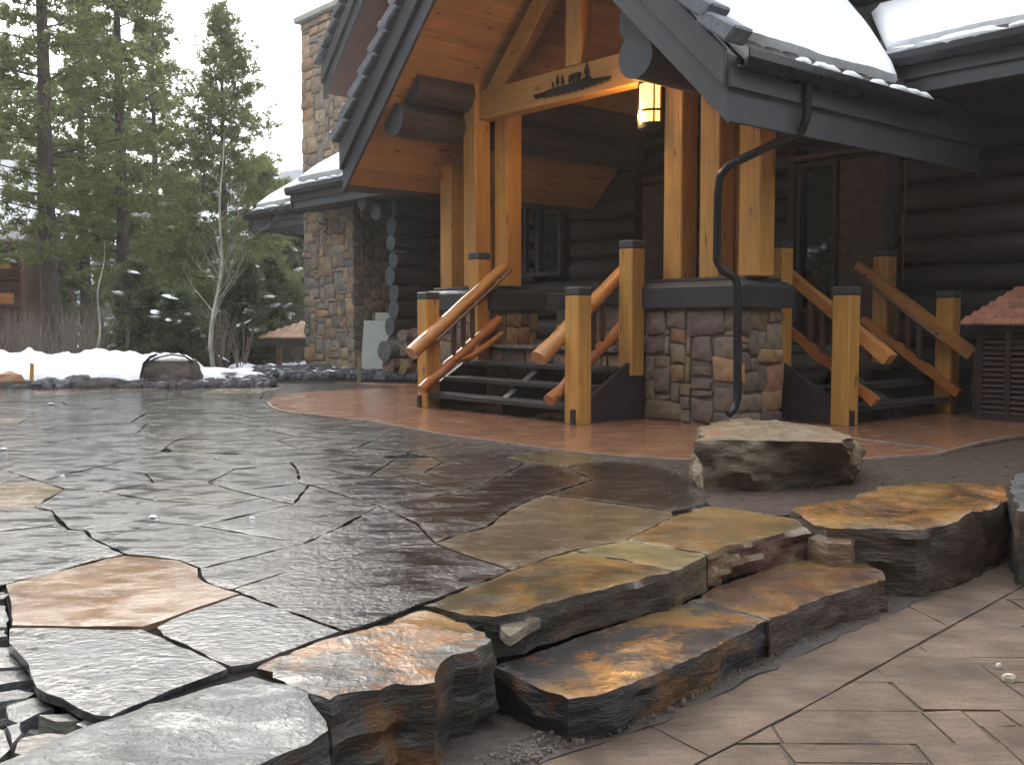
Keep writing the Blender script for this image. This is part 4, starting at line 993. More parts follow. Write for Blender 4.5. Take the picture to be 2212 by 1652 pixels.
for (a, l) in ((-5.6, .25), (-5.3, .25), (-5.0, .3), (-4.75, .2), (-4.38, .12), (-4.2, .2), (-3.9, .2)): addsnow(*blob((a, 10.22, 3.88), l, .08, .05 if a < -5 or a > -4.5 else .07, a))
for s, e in ((1, EL),):
    for i in range(13):
        d = Vector((s, 0, SL)).normalized(); nrm = Vector((-s * SL, 0, 1)).normalized()
        c_ = Vector((e - s * .07, 0, ZT + .60)) + d * (.02 + i * .325 + .2) + nrm * .13
        for k in range(3): addsnow(*blob((c_.x + d.x * (k - 1) * .12, FB + .03 + .08 * k, c_.z + d.z * (k - 1) * .12), .10, .14, .05 + .02 * (k == 1), i + k, 8, 4))
for i in range(5, 14):
    d = Vector((1, 0, US)).normalized(); nrm = Vector((-US, 0, 1)).normalized(); c_ = Vector((UL - .1, 0, UZ + .62)) + d * (.2 + i * .33 - 1.6) + nrm * .10
    addsnow(*blob((c_.x, UB + .1, c_.z), .16, .2, .045, i, 8, 4))
me = mesh('roof_snow', SV, SF, 80); sn = link('roof_snow', me, 'snow', None, None, rot=(0, 0, ANG)); tag(sn, 'thick white snow lying on the roofs and gutters', 'snow', kind='stuff')

# ================================================================== THINGS ON AND AROUND THE HOUSE
# lantern on the left post of the right pedestal
LN = empty('wall_lantern', hw(-7.30, 8.20, 3.06), ANG); tag(LN, 'lit amber cylinder lantern with dark bars on the porch post', 'lantern')
lg = []
rL, hL = .14, .46
link('lamp_glass', tube('lamp_glass', [(0, 0, .06), (0, 0, hL)], rL, 24), 'lamp_glass', LN)
for z0, z1 in ((.0, .06), (.17, .195), (hL, hL + .03)):
    link('ring', tube('ring', [(0, 0, z0), (0, 0, z1)], rL + .012, 24), 'bronze', LN)
for k in range(4):
    th = 2 * pi * k / 4 - .75; link('bar', tube('bar', [((rL + .006) * cos(th), (rL + .006) * sin(th), .03), ((rL + .006) * cos(th), (rL + .006) * sin(th), hL + .01)], .011, 6), 'bronze', LN)
link('bottom_dish', tube('bottom_dish', [(0, 0, -.08), (0, 0, -.05), (0, 0, .0)], [.05, .12, .14], 20), 'bronze', LN)
link('mounting_arm', boxm('mounting_arm', .13, .165, -.04, .04, .05, .42, .005), 'bronze', LN)
pl_ = bpy.data.lights.new('lantern_light', 'POINT'); pl_.energy = 26; pl_.color = (1, .55, .2); pl_.shadow_soft_size = .1
po = bpy.data.objects.new('lantern_light', pl_); scn.collection.objects.link(po); po.location = hw(-7.42, 8.06, 3.2)
# saw silhouette on the tie beam
Z3 = lambda X, Y: ((1200 + X / 2.541) / 1.1718, (Y / 2.541) / 1.1718)
def sil(name, pts, parent, org):
    q = [PB(*Z3(*p), 8.10) for p in pts]
    return prism(name, [(a - org[0], 0, z - org[1]) for a, z in q], (0, .012, 0), 'bronze', parent, None, 0)
so_ = PB(*Z3(640, 570), 8.10); SW = empty('saw_silhouette', hw(so_[0], 8.098, so_[1]), ANG); tag(SW, 'dark cut metal crosscut saw with bear and trees on the tie beam', 'metal sign')
bot = []
for i in range(25):
    f = i / 24; x = 385 + (875 - 385) * f; y = 636 + 35 * sin(pi * f) * .25 - 130 * f + (0) ; y = 640 - (640 - 515) * f + 18 * sin(pi * f)
    bot.append((x, y + (0 if i % 2 else -11)))
topo = [(880, 488), (850, 492), (800, 500), (760, 508), (740, 490), (725, 487), (712, 500), (690, 510), (640, 530), (590, 548), (540, 560), (500, 570), (450, 595), (410, 606), (383, 612)]
sil('saw_blade', bot + topo, SW, so_)
for (x, y, w_, h_) in ((505, 556, 9, 30), (534, 550, 12, 75), (566, 545, 11, 66), (722, 487, 22, 92)):
    pt = [(x - w_ * .2, y + 8), (x + w_ * .2, y + 8), (x + w_ * .2, y - h_ * .1)]
    for k in range(4):
        f = k / 4; pt += [(x + w_ * (1 - f), y - h_ * (.12 + f * .85)), (x + w_ * (.55 - f * .5), y - h_ * (.26 + f * .8))]
    pt += [(x, y - h_)]
    for k in (3, 2, 1, 0):
        f = k / 4; pt += [(x - w_ * (.55 - f * .5), y - h_ * (.26 + f * .8)), (x - w_ * (1 - f), y - h_ * (.12 + f * .85))]
    pt += [(x - w_ * .2, y - h_ * .1)]
    sil('tree_cutout', pt, SW, so_)
sil('bear_cutout', [(606, 532), (606, 505), (612, 488), (628, 477), (650, 470), (668, 464), (684, 466), (690, 480), (680, 488), (676, 500), (676, 518), (664, 520), (662, 506), (648, 508), (640, 512), (642, 526), (628, 528), (626, 514), (618, 518), (618, 532)], SW, so_)

# louvred cabinet with cedar shingle roof
CB = empty('louvred_cabinet', hw(-4.92, 10.62, 0), ANG); tag(CB, 'dark brown louvred cabinet with a cedar shingle roof at the log wall', 'cabinet')
dkb = (.045, .025, .024); CW = 1.9
box('frame', 'timber_z', CB, (0, .07, 0, .7, 0, .98), .005, dkb); box('frame', 'timber_z', CB, (CW, CW + .07, 0, .7, 0, .98), .005, dkb)
box('frame', 'timber_x', CB, (.07, CW, 0, .05, .92, .98), .004, dkb); box('frame', 'timber_x', CB, (.07, CW, 0, .05, 0, .06), .004, dkb)
box('frame', 'timber_z', CB, (.30, .36, -.005, .05, .061, .919), .004, dkb)
box('back_panel', 'timber_z', CB, (.07, CW, .12, .14, .0, .92), 0, (.02, .012, .012))
sm = None
for (x0, x1) in ((.071, .299), (.361, CW - .001)):
    for i in range(15):
        z = .075 + i * .056
        prism('louvre_slat', [(x0, .005, z), (x0, .045, z + .04), (x0, .055, z + .034), (x0, .015, z - .006)], (x1 - x0, 0, 0), 'timber_x', CB, (.07, .042, .042), 0)
for s_ in (0, 1):
    pass
rows = 7; rnd = random.Random(6)
box('roof_deck', 'timber_x', CB, (-.08, CW + .15, -.09, .75, .975, .995), .003, dkb)
for r in range(rows):
    y0 = -.12 + r * .085; z0 = 1.0 + r * .052; inset_ = r * .047; x = -.12 + inset_
    while x < CW + .2:
        w_ = rnd.uniform(.07, .15); c_ = rnd.uniform(.75, 1.25)
        q = [(x, y0, z0 + .018), (x, y0 + .13, z0 + .09), (x, y0 + .13, z0 + .08), (x, y0, z0 - .002)]
        prism('shingle', q, (w_ - .006, 0, 0), 'shingle', CB, (.36 * c_, .16 * c_, .095 * c_), 0); x += w_
# far small shelter roof with shingles beyond the pier
SH = empty('wood_shelter', (AT(575, 23)[0] + 1.15, 23, -.02), 0); tag(SH, 'small lean-to roof of cedar shingles on one post beyond the stone pier', 'shelter')
zs_ = 1.0
for r in range(6):
    y0 = -.7 + r * .22; z0 = .66 + r * .055; x = -1.15 + r * .13
    while x < 1.3:
        w_ = rnd.uniform(.1, .18); c_ = rnd.uniform(.75, 1.2)
        prism('shingle', [(x, y0, z0 + .03), (x, y0 + .3, z0 + .10), (x, y0 + .3, z0 + .08), (x, y0, z0)], (w_ - .01, 0, 0), 'shingle', SH, (.42 * c_, .24 * c_, .14 * c_), 0); x += w_
box('eave_beam', 'grey_paint', SH, (-1.12, 1.2, -.7, -.6, .48, .65), .005, (.03, .026, .026))
box('post', 'timber_z', SH, (-.78, -.66, -.66, -.55, -.2, .48), .005, (.10, .045, .03))
box('post', 'timber_z', SH, (1.0, 1.12, -.66, -.55, -.2, .48), .005, (.10, .045, .03))
box('back_wall', 'grey_paint', SH, (-.3, 1.2, .5, .6, -.2, 1.0), 0, (.04, .035, .032))

# leaning grey boards
for i, (px, wd_, hh, rz_, lab) in enumerate(((812, .62, 1.06, -.25, 'wide grey board leaning at the foot of the log corner'), (838, .60, 1.22, -.10, 'taller grey board leaning behind the first one'))):
    x, y = AT(px, 19.2 + i * .35)
    o = link('leaning_board', boxm('leaning_board', -wd_ / 2, wd_ / 2, -.02, .02, 0, hh, .004), 'board_grey', None, None, loc=(x, y, -.03), rot=(-.12, .03, rz_)); tag(o, lab, 'board')
# firewood logs (round ends toward the terrace)
fw = [(838, 790, .31, 'reddish brown'), (866, 792, .30, 'split yellow'), (830, 758, .38, 'grey barked'), (868, 752, .30, 'small pale'), (884, 770, .24, 'slim dark'), (905, 785, .38, 'thick grey'), (897, 748, .36, 'broad brown'), (868, 728, .26, 'top left'), (892, 722, .24, 'top right'), (928, 792, .34, 'far right'), (925, 750, .34, 'upper right')]
wcol = {0: (.20, .12, .10), 1: (.34, .23, .12), 2: (.13, .12, .115), 3: (.2, .15, .12)}
for i, (px, py, d_, word) in enumerate(fw):
    Y = 18.3; x = (px - 1106) / FD * Y; z = H - (py - 690) / FD * Y
    me = logm('firewood_log', (0, 0, 0), (.75, .85, 0), d_ * .5, i, 3, 18, .10)
    o = link('firewood_log', me, 'dark_log', None, wcol[i % 4], loc=(x, Y, max(z, d_ * .42)))
    tag(o, '%s firewood log in the pile left of the stairs' % word, 'log', 'firewood logs piled beside the stairs')
# wooden stakes
for (px, py, hh, lab, col) in ((776, 822, .42, 'thin wooden stake standing before the stone pier', (.34, .26, .17)), (68, 832, .36, 'short yellow stake standing before the snow bank', (.62, .34, .10))):
    x, y = G(px, py, 0)
    me = mesh('stake', [(-.03, -.02, -.05), (.03, -.02, -.05), (.03, .02, -.05), (-.03, .02, -.05), (-.028, -.02, hh), (.03, -.02, hh - .02), (.03, .02, hh - .02), (-.028, .02, hh)], [(0, 1, 5, 4), (1, 2, 6, 5), (2, 3, 7, 6), (3, 0, 4, 7), (4, 5, 6, 7)])
    tag(link('wooden_stake', me, 'timber_z', None, col, loc=(x, y, 0), rot=(0, .05, .4)), lab, 'stake')

# ================================================================== SNOW BANK, BOULDER WITH CABLE, RUBBLE
vs_, fs_ = [], []; nx_, ny_ = 120, 22
for j in range(ny_ + 1):
    for i in range(nx_ + 1):
        u, v = i / nx_, j / ny_; px = -60 + 540 * u
        y0 = 16.15 + .25 * noise.noise(Vector((u * 9, 0, 1))); x, y = AT(px, y0 + v * 2.4 + .35 * u)
        h = .46 * sin(pi * min(1, v * 1.2 + .10) * .85) * min(1, (1 - u) * 7 + .0) * min(1, .75 + u * 2)
        h *= .95 + .35 * noise.fractal(Vector((x * 1.3, y * 1.3, 4)), .8, 2, 4); h += .03 * noise.noise(Vector((x * 7, y * 7, 0)))
        if j == 0: h = -.05
        vs_.append((x, y, max(-.05, h)))
for j in range(ny_):
    for i in range(nx_): a = j * (nx_ + 1) + i; fs_.append((a, a + 1, a + nx_ + 2, a + nx_ + 1))
tag(link('snow_bank', mesh('snow_bank', vs_, fs_, 80), 'snow'), 'long bank of old white snow behind the terrace edge', 'snow', kind='stuff')
# second low snow heap
x, y = AT(450, 17.2); v, f = blob((0, 0, .02), .75, .8, .22, 3, 26, 12); tag(link('snow_heap', mesh('snow_heap', v, f, 80), 'snow', loc=(x, y, 0)), 'low heap of snow right of the cabled boulder', 'snow', kind='stuff')
bx0, by0 = AT(378, 16.3)
bb = [(-.42, -.3), (.38, -.32), (.42, .1), (.3, .45), (-.3, .45), (-.44, .1)]
me = loftrock('boulder', bb, [(x * .8, y * .8) for x, y in bb], -.05, .40, 10, 48, .05, 14, 6, .03, .02, 3)
tag(link('boulder', me, 'rock_plain', None, (.13, .105, .09), loc=(bx0, by0, 0)), 'grey brown boulder at the snow bank with a black cable over it', 'boulder')
cp = [(-.42, -.42, .0), (-.40, -.40, .18), (-.36, -.38, .36), (-.26, -.36, .47), (-.18, -.3, .50), (-.30, -.30, .44), (-.36, -.36, .30), (-.40, -.42, .12), (-.38, -.5, .0)]
tag(link('cable', tube('cable', cp, .018, 8), 'black_metal', None, None, loc=(bx0, by0, 0)), 'black cable looped up over the left end of the snow bank boulder', 'cable')
cp = [(-.36, -.38, .30), (-.2, -.34, .44), (.05, -.3, .50), (.25, -.25, .47), (.36, -.2, .38)]
tag(link('cable', tube('cable', cp, .014, 8), 'black_metal', None, None, loc=(bx0, by0, 0)), 'thinner black cable arching over the top of the snow bank boulder', 'cable')
# terrace border stones in a row along the snow bank (each one a thing)
rnd = random.Random(12)
row = [(-40, .7, 'rust brown', (.20, .11, .07)), (22, .62, 'orange brown', (.27, .14, .07)), (100, .42, 'dark slate', (.06, .062, .07)), (140, .36, 'blue grey', (.09, .095, .11)), (172, .5, 'grey', (.09, .085, .09)), (205, .40, 'dark', (.06, .055, .058)), (240, .44, 'brownish', (.09, .07, .065)), (272, .34, 'thin dark', (.055, .055, .06)), (300, .36, 'black', (.045, .045, .05))]
for i, (px, sz, word, col) in enumerate(row):
    x, y = AT(px, 15.75 + rnd.uniform(-.1, .1)); o = link('border_rock', rubble('border_rock', sz, 40 + i, .42), 'rock_plain', None, col, loc=(x, y, -.02), rot=(0, 0, rnd.uniform(-.3, .3)))
    tag(o, '%s rock in the row below the snow bank' % word, 'rock', 'rocks along the foot of the snow bank')
# rubble heaps (nobody could count them)
def scatter(name, lab, area, n, smin, smax, col, mtl, seed, z=lambda x, y: 0, kindcol=None, flat=.5):
    rnd = random.Random(seed); V_, F_ = [], []
    for i in range(n):
        x, y = area(rnd); s = rnd.uniform(smin, smax); k = rnd.randint(5, 6); base_ = len(V_); zz_ = z(x, y) - s * .1; rot_ = rnd.uniform(0, 6)
        ti, tj = rnd.uniform(-.4, .4), rnd.uniform(-.4, .4)
        for lv, (sc, h) in enumerate(((1, 0), (.95, .5), (.6, 1))):
            for q in range(k):
                th = rot_ + 2 * pi * q / k + .2 * sin(q * 5 + i); r_ = s * .5 * sc * (1 + .3 * sin(q * 3.7 + i * 1.3)); px, py = r_ * cos(th), r_ * .75 * sin(th)
                V_.append((x + px, y + py, zz_ + s * flat * h + px * ti + py * tj))
        for lv in (0, 1):
            for q in range(k): a = base_ + lv * k + q; b_ = base_ + lv * k + (q + 1) % k; F_.append((a, b_, b_ + k, a + k))
        F_.append(tuple(base_ + 2 * k + q for q in range(k)))
    o = link(name, mesh(name, V_, F_), mtl, None, col); return tag(o, lab, 'rubble', kind='stuff')
scatter('slate_rubble', 'dark broken slate and snow below the stone pier', lambda r: AT(*(lambda Y: (r.uniform(560, 905), Y))(r.uniform(18.0, 21))), 700, .08, .34, (.06, .063, .072), 'rock_plain', 1, flat=.45)
scatter('slate_rubble', 'grey stones heaped right of the snow bank boulder', lambda r: AT(r.uniform(405, 590), r.uniform(15.7, 17.6)), 260, .07, .26, (.10, .10, .105), 'rock_plain', 2)
scatter('slate_rubble', 'stones at the foot of the snow bank', lambda r: AT(r.uniform(-30, 420), r.uniform(15.5, 16.2)), 300, .07, .24, (.10, .09, .09), 'rock_plain', 7)
v_, f_ = [], []
rnd = random.Random(9)
for i in range(46):
    x, y = AT(rnd.uniform(520, 900), rnd.uniform(18.6, 22)); vv, ff = blob((x, y, .03), rnd.uniform(.08, .38), rnd.uniform(.1, .3), rnd.uniform(.04, .10), i, 10, 5); o_ = len(v_); v_ += vv; f_ += [tuple(o_ + q for q in g_) for g_ in ff]
tag(link('snow_patches', mesh('snow_patches', v_, f_, 80), 'snow'), 'patches of snow left among the broken slate', 'snow', kind='stuff')
iv, if_ = [], []
for i, (px, py, s_) in enumerate(((330, 1117, .018), (135, 1030, .012), (8, 970, .02), (545, 1120, .012), (110, 872, .03))):
    x, y = G(px, py); vv, ff = blob((x, y, .0), s_ * 1.4, s_, .012 + s_ * .06, i + 2, 9, 5); o_ = len(iv); iv += vv; if_ += [tuple(o_ + q for q in g_) for g_ in ff]
tag(link('ice_crumbs', mesh('ice_crumbs', iv, if_, 80), 'snow'), 'crumbs of ice and snow left on the wet flagstones', 'ice', kind='stuff')
# gravel at the foot of the wall stones
scatter('gravel', 'fine gravel along the foot of the steps', lambda r: (lambda u, o: (lambda p, q: (p[0] + (q[0] - p[0]) * (u % 1), p[1] + (q[1] - p[1]) * (u % 1) - o))(band_out[int(u)], band_out[int(u) + 1]))(r.uniform(0, 5.99), r.uniform(-.16, .02)), 900, .005, .020, (.13, .105, .085), 'pebble', 5, lambda x, y: ZD + .006, flat=.8)
scatter('gravel', 'scattered grit on the sand around the boulder', lambda r: G(r.uniform(1420, 2250), r.uniform(985, 1085)), 170, .006, .022, (.13, .105, .09), 'pebble', 6, lambda x, y: .006, flat=.8)
for i, (px, py, s, lab) in enumerate(((2030, 1245, .055, 'pale pebble at the foot of the orange topped wall stone'), (1985, 1272, .04, 'small pale pebble beside the far end of the lower step'), (2180, 1468, .05, 'white stone chip on the stamped driveway'), (2157, 1440, .03, 'tiny pale chip behind the white stone chip'))):
    x, y = G(px, py, ZD); tag(link('pebble', rubble('pebble', s, i + 70, .5), 'pebble', None, (.50, .43, .36), loc=(x, y, ZD)), lab, 'pebble')
# broken slate pieces in the near left corner
tag(link('loose_soil', slabmesh('loose_soil', [G(-500, 1235, -.12), G(20, 1240, -.12), G(120, 1440, -.12), G(300, 1540, -.12), G(120, 1720, -.12), G(-500, 2100, -.12)], -.125, -.3, .15, .02, .01, 0, 44), 'joint_soil'), kind='structure')
pieces = [([(-60, 1256), (14, 1262), (20, 1290), (8, 1300), (-60, 1300)], -.03, (.09, .09, .095), 'dark'),
 ([(-60, 1304), (14, 1306), (22, 1330), (14, 1345), (-60, 1350)], -.035, (.17, .175, .17), 'pale upper'),
 ([(-60, 1362), (12, 1360), (16, 1378), (-60, 1392)], -.05, (.12, .13, .13), 'narrow'),
 ([(-60, 1402), (20, 1396), (50, 1412), (55, 1432), (-60, 1446)], -.035, (.115, .115, .12), 'flat grey'),
 ([(-60, 1444), (52, 1436), (72, 1462), (-60, 1492)], -.05, (.12, .12, .13), 'long grey'),
 ([(-60, 1500), (40, 1484), (78, 1494), (60, 1508), (-60, 1530)], -.045, (.16, .165, .16), 'pale straight'),
 ([(18, 1512), (90, 1508), (120, 1530), (40, 1556), (14, 1548)], -.05, (.11, .115, .125), 'blue grey'),
 ([(84, 1542), (150, 1536), (172, 1552), (120, 1558)], -.035, (.24, .24, .20), 'cream edged'),
 ([(160, 1566), (198, 1548), (238, 1546), (232, 1560), (196, 1576)], -.03, (.10, .10, .11), 'pointed dark'),
 ([(40, 1590), (100, 1576), (185, 1576), (190, 1586), (60, 1640), (30, 1630)], -.04, (.24, .21, .165), 'broad cream'),
 ([(16, 1566), (44, 1558), (50, 1580), (24, 1602)], -.03, (.18, .17, .17), 'upright grey'),
 ([(-60, 1560), (10, 1580), (28, 1610), (0, 1630), (-60, 1640)], -.05, (.16, .16, .15), 'corner'),
 ([(-60, 1650), (30, 1636), (80, 1625), (20, 1660), (-60, 1700)], -.03, (.17, .11, .08), 'brown')]
for i, (pp, zt_, col, word) in enumerate(pieces):
    wp = [G(x, y, zt_) for x, y in pp]; cx = sum(p[0] for p in wp) / len(wp); cy = sum(p[1] for p in wp) / len(wp)
    me = slabmesh('slate_piece', [(x - cx, y - cy) for x, y in wp], .05, 0, .05, .004, .008, .003, i + 60, 3, .006, 0, (random.Random(i).uniform(-.12, .12), random.Random(i + 9).uniform(-.12, .12)))
    me.materials.append(M['slate_pale']); me.materials.append(M['rock_plain'])
    tag(link('slate_piece', me, None, None, col, loc=(cx, cy, zt_ - .05)), '%s broken slate piece in the near left corner' % word, 'slate piece', 'broken slate pieces in the near left corner')
scatter('slate_chips', 'small slate chips between the broken pieces', lambda r: G(r.uniform(-60, 230), r.uniform(1270, 1660), -.12), 160, .02, .09, (.07, .07, .075), 'rock_plain', 15, lambda x, y: -.10, flat=.35)

# ================================================================== TREES
def tri_mesh(name, tri, m):
    n = len(tri); me = bpy.data.meshes.new(name); me.vertices.add(n * 3); me.loops.add(n * 3); me.polygons.add(n)
    me.vertices.foreach_set('co', tri.reshape(-1).astype(np.float32)); me.loops.foreach_set('vertex_index', np.arange(n * 3, dtype=np.int32))
    me.polygons.foreach_set('loop_start', np.arange(0, n * 3, 3, dtype=np.int32)); me.update(calc_edges=True); me.materials.append(M[m]); return me
def conifer_meshes(seed, h, z0, rmax, nb, tr, ntuft=16, power=.75, needles='needles', tl=.17, dead=0, nn=11, snow=0, lean=0, fill=1.0, droop=0):
    R = np.random.RandomState(seed); tips = []; dirs = []; wood_ = []
    k = 10
    trunk_pts = [(lean * (i / k) ** 1.5 * h * .03 + .04 * noise.noise(Vector((i * .5, seed, 0))), .04 * noise.noise(Vector((i * .5, seed, 5))), -.25 + (h + .25) * i / k) for i in range(k + 1)]
    rad = [tr * (1 - .93 * (i / k) ** 1.1) * (1.25 if i == 0 else 1) for i in range(k + 1)]
    tz = np.array([p[2] for p in trunk_pts]); tx = np.array([p[0] for p in trunk_pts]); ty = np.array([p[1] for p in trunk_pts])
    bv, bf = [], []
    for i in range(nb):
        f = (i + R.rand()) / nb; z = z0 + (h - z0) * f ** .9
        r = rmax * (1 - f) ** power * R.uniform(.42, 1.12) + .12
        if f < .12: r *= .75
        th = R.uniform(0, 2 * pi); el = R.uniform(-.25, .22) + .5 * f ** 3 - droop; c0 = np.array([np.interp(z, tz, tx), np.interp(z, tz, ty), z])
        d = np.array([cos(th) * cos(el), sin(th) * cos(el), sin(el)]); s = np.array([-sin(th), cos(th), 0.])
        e = c0 + d * r + np.array([0, 0, .12 * r]); w_ = max(.008, tr * .14 * (r / (rmax + .1)))
        o_ = len(bv); up = np.array([0, 0, 1.])
        for (p, ww) in ((c0, w_), (e, w_ * .3)): bv += [tuple(p + s * ww), tuple(p - s * ww * .5 + up * ww), tuple(p - s * ww * .5 - up * ww)]
        bf += [(o_, o_ + 1, o_ + 4, o_ + 3), (o_ + 1, o_ + 2, o_ + 5, o_ + 4), (o_ + 2, o_, o_ + 3, o_ + 5)]
        if R.rand() < dead: continue
        n = max(5, int(ntuft * 1.7 * r / rmax * fill + 4)); t = R.uniform(.22, 1.0, n) ** .7
        side = (R.rand(n) - .5) * 2 * .42 * r * (1.08 - np.abs(t - .55)) * t
        kc = max(2, int(2 + r * 2.6)); ci = R.randint(0, kc, n); tc_ = np.linspace(.35, 1, kc); sc__ = (R.rand(kc) - .5) * .8 * r * tc_
        t = tc_[ci] + R.normal(0, .07, n) * min(1, .8 / r); side = sc__[ci] + R.normal(0, .09, n)
        c = c0 + np.outer(t, d * r) + np.outer(side, s) + np.outer(.12 * r * t * t, up) + R.normal(0, .065, (n, 3))
        dd = d * .55 + np.outer(np.sign(side) * .5, s) + up * .30 + R.normal(0, .15, (n, 3)); tips.append(c); dirs.append(dd)
    C = np.concatenate(tips); D = np.concatenate(dirs); D /= np.linalg.norm(D, axis=1)[:, None]; n = len(C)
    Cn = np.repeat(C, nn, 0); Dn = np.repeat(D, nn, 0); V = Dn * .75 + R.normal(0, .62, Cn.shape); V /= np.linalg.norm(V, axis=1)[:, None]
    Ln = tl * R.uniform(.6, 1.25, len(Cn))[:, None]; S = np.cross(V, R.normal(0, 1, V.shape)); S /= np.linalg.norm(S, axis=1)[:, None] + 1e-9
    base_ = Cn - Dn * tl * .25 + R.normal(0, .03, Cn.shape); wdt = tl * .125
    tri = np.stack([base_ - S * wdt, base_ + S * wdt, base_ + V * Ln], 1)
    crown = tri_mesh('crown', tri, needles); tm = tube('trunk', trunk_pts, rad, 10, False, .08, seed); bm_ = mesh('branches', bv, bf)
    sm_ = None
    if snow:
        idx = R.choice(n, min(n, snow), replace=False); sv, sf = [], []
        for q in idx:
            a, b_, c_ = R.uniform(.07, .24), R.uniform(.05, .15), R.uniform(.02, .045); p = C[q] + np.array([0, 0, .05]); v_, f_ = blob(tuple(p), a, b_, c_, int(q), 7, 4); tl1, tl2 = R.uniform(-.5, .5), R.uniform(-.5, .5); v_ = [(x_, y_, z_ + (x_ - p[0]) * tl1 + (y_ - p[1]) * tl2) for x_, y_, z_ in v_]
            o_ = len(sv); sv += v_; sf += [tuple(o_ + i for i in g_) for g_ in f_]
        sm_ = mesh('snow', sv, sf, 80)
    return tm, bm_, crown, sm_
def place_tree(name, ms, px, Y, label, group, rz=0, sc=1, z=None):
    x, y = AT(px, Y); T = empty(name, (x, y, gh(x, y) if z is None else z), rz); T.scale = (sc,) * 3; tag(T, label, 'tree', group)
    tm, bm_, cr, sm_ = ms
    link('trunk', tm, 'bark', T); link('branches', bm_, 'bark', T); c = link('crown', cr, None, T)
    if sm_: tag(link('snow', sm_, 'snow', T), kind='stuff')
    return T
GP = 'pines behind the terrace'
place_tree('pine_tree', conifer_meshes(1, 14.5, 2.2, 2.4, 165, .24, 18, .4, snow=7, dead=.08), 112, 24, 'tall pine with the thickest bare trunk at the left', GP)
place_tree('pine_tree', conifer_meshes(2, 13.5, 1.8, 2.2, 165, .21, 18, .4, snow=7, dead=.06), 272, 27, 'tall pine with dark trunk left of the pale aspen', GP)
place_tree('pine_tree', conifer_meshes(3, 10.0, .4, 2.6, 270, .15, 24, .70, snow=5, tl=.15), 490, 30, 'freestanding full pointed pine behind the pale aspen', GP)
mA = conifer_meshes(4, 12.5, .8, 2.1, 185, .18, 26, .6, snow=4); mB = conifer_meshes(5, 11.5, 1.2, 2.1, 165, .18, 26, .6, snow=4)
mC = conifer_meshes(6, 7.0, .4, 1.8, 190, .13, 26, .7, 'needles', snow=4)
place_tree('pine_tree', mA, -60, 34, 'pine cut by the left edge of the picture', GP)
place_tree('pine_tree', mB, 190, 33, 'pine between the two tall trunks, further back', GP, 1.2, 1.12)
place_tree('pine_tree', mA, 345, 36, 'tapering pine left of the gap of open sky', GP, 2.2, 1.02)
place_tree('pine_tree', mB, 20, 40, 'pine behind the neighbouring cabin', GP, 4, 1.05)
place_tree('pine_tree', mC, 575, 35, 'low bright green pine right of the freestanding one', GP, .5, .95)
place_tree('pine_tree', mC, 628, 38, 'small light green pine beside the stone pier', GP, 2, .90)
place_tree('pine_tree', mC, 410, 40, 'short pine below the gap of open sky', GP, 3, 1.0)
place_tree('pine_tree', mB, -130, 31, 'pine outermost at the left', GP, 3, 1.1)
# understorey spruces with snow
mS = conifer_meshes(7, 2.6, .1, 1.0, 90, .05, 22, .8, 'needles_dark', .13, snow=30, droop=.15); mS2 = conifer_meshes(8, 2.0, .05, 1.1, 80, .05, 22, .8, 'needles_dark', .13, snow=30, droop=.2)
us = [(300, 21, 0, .9, 'left of the boulder'), (345, 23.5, 1, 1.0, 'behind the boulder'), (395, 20.5, 1, .85, 'just right of the boulder'), (530, 23, 0, .95, 'right of the aspen'), (585, 25.5, 0, 1.0, 'left of the shelter'), (625, 26.5, 1, 1.0, 'behind the shelter roof'), (610, 31, 0, 1.3, 'far, above the shelter'), (650, 32, 0, 1.4, 'far, beside the pier')]
for i, (px, Y, k, sc, where) in enumerate(us):
    place_tree('young_spruce', (mS, mS2)[k], px, Y, 'snow dotted young spruce %s' % where, 'snowy young spruces behind the terrace', i * 1.3, sc)
# far wood
tag_far = conifer_meshes(9, 9, .5, 2.0, 120, .14, 20, .7, 'needles_dark', .24, nn=9)
rnd = random.Random(21)
far = [-100, -10, 70, 150, 225, 300, 385, 450, 530, 600, 660]
far_m = []
for i, px in enumerate(far):
    Y = rnd.uniform(50, 66); s = rnd.uniform(.6, .9) if px < 330 else rnd.uniform(.4, .6)
    x, y = AT(px, Y); T = empty('distant_spruce', (x, y, gh(x, y)), i); T.scale = (s,) * 3
    tag(T, 'distant spruce number %s from the left in the wood line' % ['one', 'two', 'three', 'four', 'five', 'six', 'seven', 'eight', 'nine', 'ten', 'eleven', 'twelve', 'thirteen', 'fourteen', 'fifteen', 'sixteen', 'seventeen', 'eighteen'][i], 'tree', 'distant spruces of the wood line')
    link('trunk', tag_far[0], 'bark', T); link('crown', tag_far[2], None, T)
